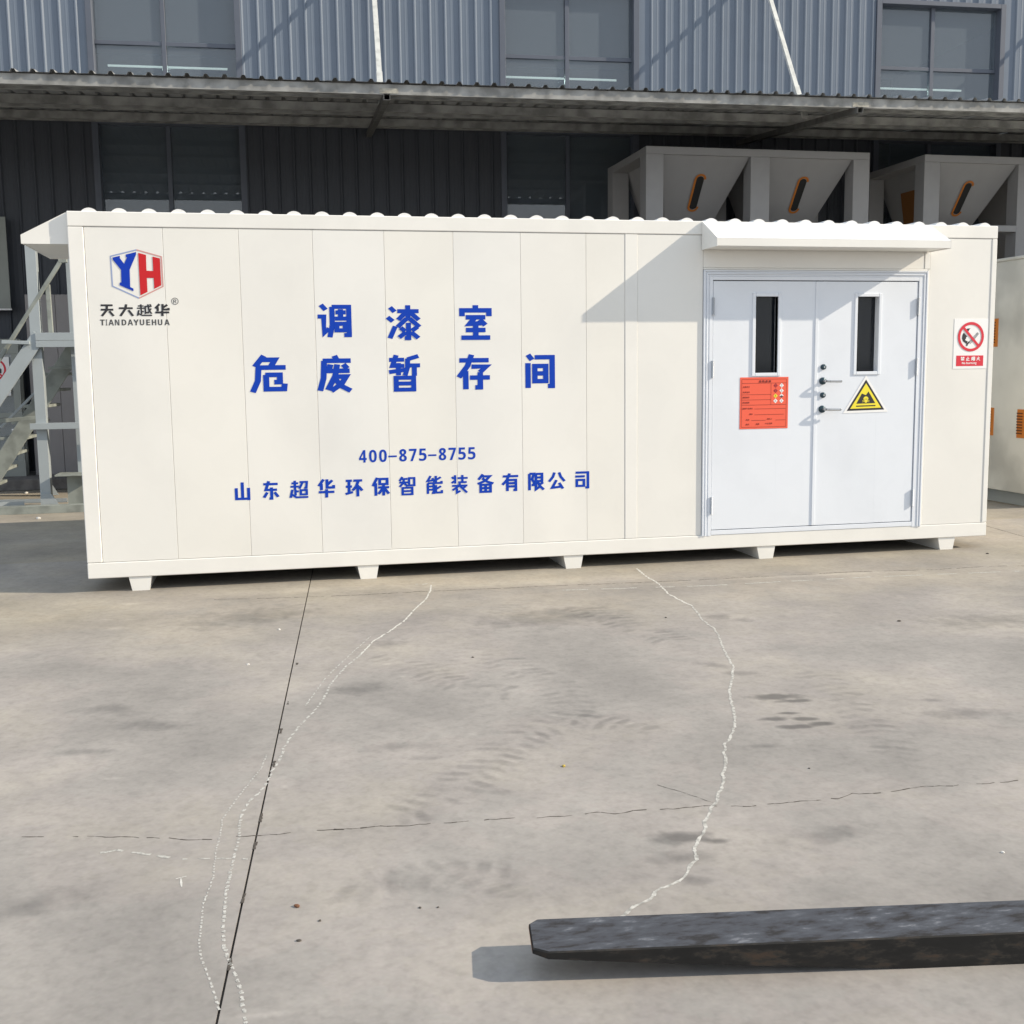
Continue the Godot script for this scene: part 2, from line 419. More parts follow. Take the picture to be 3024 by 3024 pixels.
func concrete_texture() -> ImageTexture:
	var a := noise(0.006, 11, 5, 0.55).get_image(SIZE, SIZE, false, false, true)
	N1 = noise(0.05, 12, 4, 0.6).get_image(SIZE, SIZE, false, false, true).get_data()
	var f := noise(0.35, 13, 2, 0.7).get_image(SIZE, SIZE, false, false, true).get_data()
	var sq := noise(0.014, 14, 4, 0.6).get_image(SIZE, SIZE / 2, false, false, true)   # drawn out along x: broom and drag marks
	sq.resize(SIZE * 2, SIZE / 2, Image.INTERPOLATE_BILINEAR)
	sq = sq.get_region(Rect2i(0, 0, SIZE, SIZE / 2))
	sq.resize(SIZE, SIZE, Image.INTERPOLATE_BILINEAR)
	var ad := a.get_data()
	var sd := sq.get_data()
	V.resize(SIZE * SIZE)
	for i in SIZE * SIZE:
		V[i] = clampi(128 + (int(ad[i]) - 128) * 26 / 128 + (int(sd[i]) - 128) * 27 / 128 + (int(N1[i]) - 128) * 12 / 128 + (int(f[i]) - 128) * 13 / 128, 0, 255)
	# darker damp and oily spots, in the places where the yard has them
	for s in ["3.47,3.51 0.16,0.055", "3.55,3.60 0.10,0.03", "3.33,3.82 0.08,0.035", "3.46,3.85 0.07,0.03", "3.38,3.94 0.10,0.035", "3.50,3.93 0.06,0.03", "3.44,3.76 0.06,0.02", "2.50,4.90 0.12,0.065", "2.60,4.95 0.06,0.03"]:
		var q := points(s)
		blot(q[0].x, q[0].y, q[1].x, q[1].y, 0.15, -115, 0.6, 0.7)
	for s in ["0.47,3.53 0.16,0.06", "0.52,2.95 0.18,0.10", "1.71,3.78 0.16,0.07", "1.79,3.93 0.10,0.04", "2.01,4.36 0.06,0.035", "0.70,3.22 0.20,0.09", "1.88,2.01 0.12,0.09", "0.54,4.89 0.2,0.1", "1.62,2.89 0.2,0.12", "3.89,1.85 0.10,0.10", "4.00,1.97 0.09,0.08", "3.42,2.91 0.10,0.07", "3.49,3.09 0.10,0.05", "4.16,3.95 0.22,0.10", "4.14,3.74 0.06,0.03", "3.15,4.14 0.08,0.03", "2.46,5.04 0.15,0.06", "2.44,5.20 0.09,0.04", "3.0,5.0 0.14,0.06", "0.3,5.0 0.15,0.1", "5.4,2.4 0.5,0.2", "1.1,1.1 0.5,0.3", "2.9,1.6 0.5,0.3"]:
		var q := points(s)
		blot(q[0].x, q[0].y, q[1].x, q[1].y, rng.randf_range(-0.3, 0.4), -54, 0.95, 0.9)
	for s in ["0.31,1.21 0.10,0.07", "0.23,0.93 0.05,0.03", "0.37,0.97 0.05,0.03", "0.33,0.46 0.10,0.05", "1.28,1.51 0.02,0.02", "1.86,2.72 0.03,0.03", "2.04,3.69 0.03,0.05", "1.26,4.12 0.02,0.03", "0.62,3.87 0.05,0.015", "1.81,2.46 0.03,0.02", "1.17,5.62 0.11,0.016", "3.1,0.45 1.2,0.2", "1.4,0.3 1.0,0.15", "5.0,0.75 1.5,0.06"]:
		var q := points(s)
		blot(q[0].x, q[0].y, q[1].x, q[1].y, 0.05, 34, 0.9, 1.2)
	track("2.30,3.70 2.15,3.89 2.03,4.08 1.93,4.20 1.83,4.34 1.72,4.45 1.58,4.53", 0.22, 41)
	track("1.85,2.3 1.93,2.52 2.01,2.73 2.09,2.90 2.20,3.05 2.4,3.2", 0.24, 41)
	track("2.40,2.5 2.46,2.81 2.56,2.99 2.56,3.32 2.50,3.59 2.25,3.75", 0.24, 35)
	track("2.50,3.59 2.59,3.66 2.68,3.75 2.75,3.85", 0.2, 41)
	track("3.86,3.2 3.81,3.51 3.72,3.83 3.68,4.05 3.64,4.25 3.55,4.42", 0.2, 32)
	track("3.15,1.4 3.26,1.80 3.34,2.15 3.44,2.41", 0.26, 41)
	track("1.95,5.15 1.90,5.07 1.74,4.96 1.62,4.97 1.52,5.00 1.40,4.98", 0.2, 35)
	track("2.75,5.3 2.9,5.05 3.2,4.9 3.5,4.85", 0.22, 10)
	track("3.0,0.9 2.6,1.5 2.35,2.2 2.1,3.0", 0.24, 12)
	track("0.2,2.0 0.9,2.2 1.7,2.05 2.5,1.9", 0.24, 9)
	var lut := PackedByteArray()
	lut.resize(768)
	for i in 256:
		var k := (i - 128) / 128.0
		var v := 0.318 * pow(2.0, k * 1.15)
		var c := lin(v * (1.055 + 0.03 * k), v * (0.968 + 0.01 * k), v * (0.897 - 0.01 * k))
		lut[i * 3] = int(clampf(c.r, 0, 1) * 255)
		lut[i * 3 + 1] = int(clampf(c.g, 0, 1) * 255)
		lut[i * 3 + 2] = int(clampf(c.b, 0, 1) * 255)
	var warm := PackedInt32Array()      # sandy dust lies thickest round the cabin and thins out towards the camera
	for j in SIZE:
		var z := j * SPAN / SIZE + Z0
		warm.append(int(30 * clampf(1.0 - absf(z - 0.2) / 2.2, 0.0, 1.0)) if z > -1.5 else 30)
	var out := PackedByteArray()
	out.resize(SIZE * SIZE * 3)
	var o := 0
	for i in SIZE * SIZE:
		var b := V[i] * 3
		var dust := warm[i / SIZE] + ((int(ad[i]) - 128) >> 3)
		out[o] = mini(255, lut[b] + (dust >> 4))
		out[o + 1] = lut[b + 1]
		out[o + 2] = lut[b + 2] - (clampi(dust, 0, 90) >> 2)
		o += 3
	return ImageTexture.create_from_image(Image.create_from_data(SIZE, SIZE, false, Image.FORMAT_RGB8, out))

func flat(y: float) -> Callable:
	return func(p: Vector2) -> Vector3: return Vector3(p.x, y, p.y)

# a line worn onto the ground: uneven in width, broken into dashes of the given length (0: whole), shifted a little about
func worn_line(called: String, path: String, w: float, dash: float, gap: float, material: Material, parent: Node, jitter := 0.006, y := 0.0007) -> void:
	var src := points(path)
	var fine := PackedVector2Array()
	for i in src.size() - 1:
		var n := maxi(1, int(src[i].distance_to(src[i + 1]) / (0.022 if dash == 0.0 else clampf(dash * 0.5, 0.004, 0.022))))
		for k in n: fine.append(src[i].lerp(src[i + 1], float(k) / n) + Vector2(rng.randf_range(-jitter, jitter), rng.randf_range(-jitter, jitter)))
	fine.append(src[src.size() - 1])
	var st := mb()
	var on := true
	var left := dash
	for i in fine.size() - 1:
		var a := fine[i]
		var b := fine[i + 1]
		var d := b - a
		if dash > 0.0:
			left -= d.length()
			if left < 0.0:
				on = not on
				left = (dash if on else gap) * (rng.randf_range(0.6, 1.4) if material != M.crack else rng.randf_range(0.15, 2.0))
		if not on: continue
		var o := d.normalized().orthogonal()
		var thin := 0.55 if material != M.crack else 0.12
		var wa := w * rng.randf_range(thin, 1.3) / 2
		var wb := w * rng.randf_range(thin, 1.3) / 2
		quad(st, Vector3(a.x + o.x * wa, y, a.y + o.y * wa), Vector3(b.x + o.x * wb, y, b.y + o.y * wb), Vector3(b.x - o.x * wb, y, b.y - o.y * wb), Vector3(a.x - o.x * wa, y, a.y - o.y * wa))
	obj(called, st, material, parent, "structure")

func build_ground() -> void:
	var far := mb()
	quad(far, Vector3(-300, -0.05, -300), Vector3(300, -0.05, -300), Vector3(300, -0.05, 300), Vector3(-300, -0.05, 300))
	obj("ground", far, worn(paint(0.34, 0.318, 0.285, 0.9), noise_tex(0.01, 31, [grey(0.8), grey(1.0)], [0.2, 0.8]), 0.12), self, "structure")
	var m := StandardMaterial3D.new()
	m.albedo_texture = concrete_texture()
	m.roughness = 0.82
	m.metallic_specular = 0.35
	m.detail_enabled = true
	m.detail_blend_mode = BaseMaterial3D.BLEND_MODE_MUL
	m.detail_uv_layer = BaseMaterial3D.DETAIL_UV_2
	m.detail_albedo = noise_tex(0.03, 41, [grey(0.945), grey(0.985), grey(1.0)], [0.15, 0.45, 0.8], 1024, 6)
	var st := mb()
	var put := func(x: float, y: float, z: float) -> void:
		st.set_uv(Vector2((x - X0) / SPAN, (z - Z0) / SPAN))
		st.set_uv2(Vector2(x, z) / 1.9)
		st.add_vertex(Vector3(x, y, z))
	var face := func(l: Array) -> void:
		for k in [0, 1, 2, 0, 2, 3]: put.call(l[k].x, l[k].y, l[k].z)
	# two slabs with a sawn joint between them
	var j0 := 1.52 - 0.0781 * Z0
	var z1 := Z0 + SPAN
	var j1 := 1.52 - 0.0781 * z1
	var g := 0.0034
	face.call([Vector3(X0, 0, Z0), Vector3(j0 - g, 0, Z0), Vector3(j1 - g, 0, z1), Vector3(X0, 0, z1)])
	face.call([Vector3(j0 + g, 0, Z0), Vector3(X0 + SPAN, 0, Z0), Vector3(X0 + SPAN, 0, z1), Vector3(j1 + g, 0, z1)])
	for s in [-g, g]: face.call([Vector3(j0 + s, 0, Z0), Vector3(j1 + s, 0, z1), Vector3(j1 + s, -0.03, z1), Vector3(j0 + s, -0.03, Z0)])
	var yard := obj("concrete_yard", st, m, self, "structure")
	var fill := mb()
	quad(fill, Vector3(j0 - g, -0.008, Z0), Vector3(j0 + g, -0.008, Z0), Vector3(j1 + g, -0.008, z1), Vector3(j1 - g, -0.008, z1))
	obj("joint_filler", fill, M.crack, yard, "structure")
	for c in ["1.36,2.32 1.358,2.36", "1.30,3.02 1.296,3.07", "1.262,3.42 1.256,3.49", "1.232,3.83 1.226,3.90", "1.182,4.36 1.176,4.44", "1.163,4.60 1.158,4.66", "1.133,4.97 1.127,5.03", "1.105,5.34 1.100,5.40"]: worn_line("chipped_edge", c, 0.011, 0, 0, M.crack, yard, 0.002)
	worn_line("chalk_line", "2.35,0.36 2.32,0.56 2.24,0.86 2.11,1.21 2.04,1.43 1.91,1.72 1.79,1.95 1.70,2.23", 0.011, 0.3, 0.01, M.line, yard, 0.003)
	worn_line("chalk_line", "1.70,2.23 1.61,2.44 1.55,2.63 1.50,2.81 1.45,3.07 1.40,3.23 1.34,3.40 1.30,3.54 1.27,3.67 1.25,3.82 1.22,3.94 1.20,4.07 1.17,4.17 1.14,4.23 1.12,4.32 1.11,4.41", 0.0095, 0.022, 0.012, M.soft_line, yard, 0.004)
	worn_line("chalk_line", "1.11,4.41 1.11,4.54 1.10,4.69 1.09,4.82 1.08,4.94 1.08,5.09 1.08,5.17 1.085,5.27 1.10,5.35 1.12,5.43 1.13,5.49 1.14,5.57 1.15,5.70", 0.0095, 0.012, 0.009, M.soft_line, yard, 0.003)
	worn_line("chalk_line", "1.79,1.82 1.66,2.17 1.55,2.48 1.48,2.69 1.42,2.93 1.37,3.13", 0.006, 0.022, 0.018, M.soft_line, yard, 0.003)
	worn_line("chalk_line", "1.20,3.75 1.18,3.90 1.12,4.11 1.08,4.26 1.05,4.39 1.05,4.50 1.04,4.65 1.04,4.84 1.02,5.00 1.02,5.12 1.02,5.23 1.03,5.33 1.05,5.41 1.07,5.50 1.085,5.58", 0.006, 0.010, 0.0075, M.soft_line, yard, 0.002)
	worn_line("chalk_line", "3.96,0.13 3.92,0.47 3.91,0.74 3.85,1.12 3.85,1.31 3.86,1.53", 0.013, 0.3, 0.01, M.line, yard, 0.006)
	worn_line("chalk_line", "3.86,1.53 3.81,1.76 3.78,1.87 3.76,2.02 3.75,2.16 3.70,2.35 3.63,2.56 3.57,2.78 3.52,2.96 3.45,3.13 3.32,3.38 3.26,3.55 3.21,3.70 3.14,3.87 3.08,3.97 3.00,4.09 2.95,4.20 2.92,4.29 2.86,4.40 2.82,4.50 2.76,4.59 2.73,4.65 2.69,4.69 2.68,4.72 2.63,4.80 2.60,4.87 2.55,4.94 2.51,5.01 2.49,5.07 2.43,5.15 2.39,5.19 2.34,5.22 2.30,5.24 2.26,5.29 2.21,5.31 2.17,5.35 2.10,5.42", 0.0115, 0, 0, M.pale_line, yard, 0.005)
	worn_line("scuff", "0.68,4.57 0.73,4.56 0.80,4.60 0.90,4.66", 0.014, 0.09, 0.01, M.faint_line, yard, 0.003)
	worn_line("scuff", "0.94,4.68 1.04,4.70 1.14,4.73", 0.008, 0.03, 0.02, M.faint_line, yard, 0.003)
	worn_line("scuff", "0.93,4.82 0.96,4.81", 0.006, 0, 0, M.line, yard, 0.001)
	worn_line("scuff", "0.945,4.822 0.951,4.88", 0.006, 0, 0, M.line, yard, 0.001)
	worn_line("scuff", "2.25,0.30 2.30,0.33 2.38,0.28", 0.02, 0.03, 0.02, M.faint_line, yard, 0.01)
	worn_line("scuff", "3.2,0.80 4.2,0.92 5.4,0.93 6.6,1.02", 0.02, 0.2, 0.1, M.faint_line, yard, 0.004)
	worn_line("crack", "0.41,4.37 0.62,4.42 0.75,4.46 0.88,4.50 0.95,4.53 1.02,4.55 1.10,4.54 1.18,4.56 1.28,4.55 1.41,4.56 1.48,4.57 1.57,4.57 1.67,4.59 2.00,4.61 2.09,4.63", 0.005, 0.09, 0.05, M.crack, yard, 0.005)
	worn_line("crack", "2.09,4.63 2.21,4.64 2.30,4.63 2.36,4.66 2.45,4.65 2.57,4.67 2.68,4.67 2.83,4.71 2.94,4.71 3.05,4.71 3.16,4.72 3.23,4.69 3.30,4.71 3.40,4.70 3.50,4.69 3.64,4.71 3.75,4.72 3.90,4.72 4.3,4.75", 0.0055, 0.13, 0.03, M.crack, yard, 0.005)
	worn_line("crack", "1.42,4.565 1.48,4.57 1.57,4.57", 0.010, 0.05, 0.03, M.crack, yard, 0.005)
	worn_line("crack", "2.59,4.44 2.66,4.54 2.72,4.65", 0.003, 0, 0, M.crack, yard, 0.003)
	worn_line("crack", "0.87,0.47 1.19,0.52 1.59,0.57 1.96,0.58 2.25,0.58 2.85,0.62 3.14,0.62 3.42,0.65 3.81,0.68 4.25,0.70 4.82,0.71 5.45,0.71 6.05,0.80 6.51,0.78 6.77,0.84 7.6,0.9", 0.010, 0.25, 0.05, M.crack, yard, 0.006)
	worn_line("crack", "8.2,-3.6 7.82,-1.13 7.71,-0.43 7.5,0.9", 0.011, 0, 0, M.crack, yard, 0.001)

# ------------------------------------------------------------------ the cabin
func awning(cabin: Node3D, length: float, place: Transform3D, soffit_low := 2.292) -> void:
	# along x from 0 to length, out along z; the sloping top is the part, its other plates hang on it
	var top := mb()
	var f := 0.012
	quad(top, place * Vector3(0, 2.4925, 0), place * Vector3(length, 2.4925, 0), place * Vector3(length, 2.4925, f), place * Vector3(0, 2.4925, f))
	quad(top, place * Vector3(0, 2.4925, f), place * Vector3(length, 2.4925, f), place * Vector3(length, 2.344, 0.3), place * Vector3(0, 2.344, 0.3))
	quad(top, place * Vector3(0, 2.4875, f), place * Vector3(length, 2.4875, f), place * Vector3(length, 2.339, 0.297), place * Vector3(0, 2.339, 0.297))
	var a := obj("awning", top, M.roof, cabin)
	var fa := mb()
	box(fa, Vector3(0, 2.287, 0.294), Vector3(length, 2.3436, 0.3004), 0.002, place)
	obj("fascia", fa, M.trim, a)
	for s in [0.0, 1.0]:
		var e := mb()
		var x: float = -0.0005 if s == 0.0 else length - 0.0035
		prism(e, PackedVector2Array([Vector2(-0.001, 2.286), Vector2(-0.001, 2.4935), Vector2(-f - 0.001, 2.4935), Vector2(-0.3012, 2.3445), Vector2(-0.3012, 2.286)]), x, x + 0.004, place * Transform3D(Basis(Vector3(0, 0, -1), Vector3(0, 1, 0), Vector3(1, 0, 0)), Vector3.ZERO))
		obj("end_plate", e, M.trim, a)
	var so := mb()
	box(so, Vector3(0.004, soffit_low, 0.003), Vector3(length - 0.004, soffit_low + 0.004, 0.293), 0, place)
	obj("soffit", so, M.trim, a)

func panel(parent: Node, called: String, x0: float, y0: float, x1: float, y1: float, material: Material, z1 := -0.006, deep := 0.055, c := 0.0018) -> MeshInstance3D:
	var st := mb()
	box(st, Vector3(x0, y0, z1 - deep), Vector3(x1, y1, z1), c)
	return obj(called, st, material, parent)

func build_cabin() -> Node3D:
	var cabin := thing("storage_cabin", "long cream steel storage cabin on short feet with white double doors and blue lettering", "storage cabin", Vector3(0, FOOT, 0))
	var st: SurfaceTool
	# frame: rails and posts
	for z in [[-0.09, 0.0], [-DEEP, -DEEP + 0.09]]:
		st = mb(); box(st, Vector3(0, 2.400, z[0]), Vector3(LEN, TALL, z[1]), 0.005); obj("top_rail", st, M.trim, cabin)
		st = mb(); box(st, Vector3(0, 0, z[0]), Vector3(LEN, 0.110, z[1]), 0.005); obj("bottom_rail", st, M.trim, cabin)
		for x in [[0.0, 0.102], [LEN - 0.046, LEN]]:
			st = mb(); box(st, Vector3(x[0], 0.112, z[0] + 0.0006), Vector3(x[1], 2.398, z[1] - 0.0006), 0.005); obj("corner_post", st, M.trim, cabin)
	for x in [0.0, LEN - 0.09]:
		st = mb(); box(st, Vector3(x, 2.402, -DEEP + 0.092), Vector3(x + 0.09, 2.497, -0.092), 0.005); obj("end_rail", st, M.trim, cabin)
		st = mb(); box(st, Vector3(x, 0.003, -DEEP + 0.092), Vector3(x + 0.09, 0.108, -0.092), 0.005); obj("end_rail", st, M.trim, cabin)
	st = mb(); box(st, Vector3(3.9095, 0.112, -0.09), Vector3(4.008, 2.398, -0.003), 0.003); obj("middle_post", st, M.trim, cabin)
	st = mb(); box(st, Vector3(6.388, 2.158, -0.07), Vector3(6.436, 2.398, -0.002), 0.004); obj("door_post", st, M.trim, cabin)
	st = mb(); box(st, Vector3(6.420, 0.112, -0.07), Vector3(6.4365, 2.156, -0.002), 0.003); obj("door_post", st, M.trim, cabin)
	# wall panels and the dark joint behind their seams
	var seams := [0.104, 0.611, 1.1145, 1.618, 2.1185, 2.615, 3.1115, 3.608, 3.909]
	for i in 8: panel(cabin, "wall_panel", seams[i] + 0.0008, 0.1125, seams[i + 1] - 0.0008, 2.3975, [M.cream, M.cream_warm, M.cream_cool][[0, 1, 0, 2, 1, 2, 0, 1][i]], -0.006, 0.055, 0.0016)
	panel(cabin, "wall_panel", 4.0088, 0.1125, 4.528, 2.3975, M.cream)
	panel(cabin, "wall_panel", 4.530, 2.1585, 6.3865, 2.3975, M.cream)
	panel(cabin, "wall_panel", 6.4385, 0.1125, 6.9815, 2.3975, M.cream)
	st = mb(); box(st, Vector3(4.530, 2.1425, -0.07), Vector3(6.4192, 2.1572, -0.0025), 0.002); obj("door_header", st, M.trim, cabin)
	for r in [[0.1, 4.5], [6.43, 6.99]]:
		st = mb(); box(st, Vector3(r[0], 0.115, -0.075), Vector3(r[1], 2.395, -0.0632)); obj("joint_strip", st, M.cream, cabin)
	st = mb(); box(st, Vector3(0.1, 0.11, -DEEP + 0.02), Vector3(LEN - 0.05, 2.4, -DEEP + 0.08)); obj("back_wall", st, M.cream, cabin)
	st = mb(); box(st, Vector3(0.1, 0.095, -DEEP + 0.085), Vector3(LEN - 0.1, 2.405, -DEEP + 0.1)); obj("dark_backing", st, M.inside, cabin)  # added dark sheet that makes the room behind the door panes darker
	st = mb(); box(st, Vector3(0.015, 0.11, -DEEP + 0.09), Vector3(0.075, 2.4, -0.09)); obj("end_wall", st, M.cream, cabin)
	st = mb(); box(st, Vector3(LEN - 0.075, 0.11, -DEEP + 0.09), Vector3(LEN - 0.015, 2.4, -0.09)); obj("end_wall", st, M.cream, cabin)
	st = mb(); box(st, Vector3(0.09, 0.03, -DEEP + 0.1), Vector3(LEN - 0.09, 0.09, -0.1)); obj("floor", st, M.inside, cabin)
	st = mb(); box(st, Vector3(0.09, 2.41, -DEEP + 0.1), Vector3(LEN - 0.09, 2.47, -0.1)); obj("ceiling", st, M.inside, cabin)
	# roof sheets with round ribs
	var k := 0
	while k < 36:
		st = mb()
		var n := mini(5, 36 - k)
		var a := 0.046 + k * 0.1935
		var prof := PackedVector2Array([Vector2(maxf(a, 0.004), 2.5008)])
		for i in n:
			var c := 0.143 + (k + i) * 0.1935
			for s in 9:
				var t := PI * s / 8.0
				prof.append(Vector2(c - cos(t) * (0.05 - 0.012 * sin(t)), 2.5008 + sin(t) * 0.024))
		prof.append(Vector2(minf(0.046 + (k + n) * 0.1935, LEN - 0.004), 2.5008))
		sweep(st, prof, func(p: Vector2, s: float) -> Vector3: return Vector3(p.x, p.y, s), -0.012, -DEEP + 0.01)
		for i in n:      # close the near ends of the ribs
			var c := 0.143 + (k + i) * 0.1935
			for s in 8:
				var t := PI * s / 8.0
				var u := PI * (s + 1) / 8.0
				for z in [-0.012, -DEEP + 0.01]: tri(st, Vector3(c, 2.5008, z), Vector3(c - cos(t) * (0.05 - 0.012 * sin(t)), 2.5008 + sin(t) * 0.024, z), Vector3(c - cos(u) * (0.05 - 0.012 * sin(u)), 2.5008 + sin(u) * 0.024, z))
		obj("roof_sheet", st, M.roof, cabin)
		k += n
	# skids
	for c in [0.347, 1.944, 3.501, 5.08, 6.673]:
		st = mb()
		prism(st, PackedVector2Array([Vector2(c - 0.078, -0.0015), Vector2(c + 0.076, -0.0015), Vector2(c + 0.058, -FOOT), Vector2(c - 0.058, -FOOT)]), -0.0115, -DEEP + 0.03)
		obj("foot", st, M.trim, cabin)
	awning(cabin, 1.905, Transform3D(Basis.IDENTITY, Vector3(4.513, 0, 0.0008)))
	awning(cabin, 1.05, Transform3D(Basis(Vector3(0, 0, -1), Vector3.UP, Vector3(-1, 0, 0)), Vector3(-0.001, 0, -0.042)))
	# door frame: stepped trim round the opening
	st = mb()
	var O := [[4.532, 6.416, 2.140, 0.010, 0.010], [4.543, 6.405, 2.129, 0.011, 0.002], [4.555, 6.393, 2.117, 0.010, 0.008], [4.566, 6.382, 2.106, 0.012, 0.001], [4.579, 6.369, 2.093, 0.0275, 0.004]]
	for o in O:
		var x0: float = o[0]; var x1: float = o[1]; var y1: float = o[2]; var w: float = o[3]; var p: float = o[4]
		box(st, Vector3(x0, 0.103, -0.06), Vector3(x0 + w, y1, p), 0.0015)
		box(st, Vector3(x1 - w, 0.103, -0.06), Vector3(x1, y1, p), 0.0015)
		box(st, Vector3(x0 + w + 0.0004, y1 - w, -0.06), Vector3(x1 - w - 0.0004, y1, p - 0.0003), 0.0015)
	obj("door_frame", st, M.door, cabin)
	st = mb(); box(st, Vector3(4.607, 0.1105, -0.05), Vector3(6.341, 0.1455, 0.004), 0.002); obj("door_sill", st, M.door, cabin)
	# leaves with their windows, built as a frame of four boards round the opening
	for d in [[4.611, 5.4600, 4.957, 5.142, 4.930, 5.168], [5.4665, 6.3345, 5.813, 5.996, 5.788, 6.021]]:
		var x0: float = d[0]; var x1: float = d[1]; var a: float = d[2]; var b: float = d[3]
		var y0 := 0.151
		var y1 := 2.0585
		var w0 := 1.361
		var w1 := 1.942
		st = mb()
		box(st, Vector3(x0, y0, -0.05), Vector3(a, y1, -0.001), 0.002)
		box(st, Vector3(b, y0, -0.05), Vector3(x1, y1, -0.001), 0.002)
		box(st, Vector3(a - 0.003, y0, -0.05), Vector3(b + 0.003, w0, -0.0012), 0.0002)
		box(st, Vector3(a - 0.003, w1, -0.05), Vector3(b + 0.003, y1, -0.0012), 0.0002)
		var leaf := obj("door_leaf", st, M.door, cabin)
		st = mb()
		for r in [[d[4], w0 - 0.026, a, w1 + 0.027], [b, w0 - 0.026, d[5], w1 + 0.027]]: box(st, Vector3(r[0], r[1], -0.06), Vector3(r[2], r[3], 0.0085), 0.003)
		for r in [[a + 0.0005, w0 - 0.026, b - 0.0005, w0], [a + 0.0005, w1, b - 0.0005, w1 + 0.027]]: box(st, Vector3(r[0], r[1], -0.06), Vector3(r[2], r[3], 0.0083), 0.003)
		obj("window_frame", st, M.door, leaf)
		st = mb(); box(st, Vector3(a + 0.001, w0 + 0.001, -0.056), Vector3(b - 0.001, w1 - 0.001, -0.052)); obj("pane", st, M.cabin_glass, leaf)
	st = mb(); box(st, Vector3(5.455, 0.152, -0.0008), Vector3(5.481, 2.057, 0.0065), 0.002); obj("astragal", st, M.door, cabin)
	# dark room behind the panes and the doors
	for x in [4.606, 6.3365]:
		for y in [[0.277, 0.408], [1.329, 1.458], [1.800, 1.934]]:
			st = mb()
			rod(st, Vector3(x, y[0], 0.011), Vector3(x, y[1], 0.011), 0.0095)
			box(st, Vector3(x - 0.003, y[0] + 0.004, -0.002), Vector3(x + 0.003, y[1] - 0.004, 0.012))
			st.generate_normals(); obj("hinge", st, M.hinge, cabin)
	for y in [1.400, 1.181]:
		st = mb()
		rod(st, Vector3(5.5315, y, -0.002), Vector3(5.5315, y, 0.012), 0.0225, 0.0215, 20)
		rod(st, Vector3(5.5315, y, 0.012), Vector3(5.5315, y, 0.018), 0.0215, 0.012, 20)
		var cy := obj("lock_cylinder", st, M.lock, cabin)
		st = mb(); rod(st, Vector3(5.534, y - 0.001, 0.0175), Vector3(5.534, y - 0.001, 0.0195), 0.007); obj("key_plug", st, M.steel, cy)
	for y in [1.291, 1.071]:
		st = mb(); rod(st, Vector3(5.528, y, -0.002), Vector3(5.528, y, 0.010), 0.029, 0.028, 24); rod(st, Vector3(5.528, y, 0.010), Vector3(5.528, y, 0.016), 0.028, 0.014, 24)
		var ro := obj("door_handle", st, M.lock, cabin)
		st = mb()
		var path := [Vector3(5.528, y, 0.012), Vector3(5.529, y, 0.045), Vector3(5.536, y - 0.001, 0.056), Vector3(5.56, y - 0.002, 0.060), Vector3(5.652, y - 0.004, 0.060), Vector3(5.658, y - 0.004, 0.056), Vector3(5.659, y - 0.004, 0.048)]
		for i in path.size() - 1: rod(st, path[i], path[i + 1], 0.0098)
		obj("lever", st, M.steel, ro)
	build_cabin_print(cabin)
	return cabin

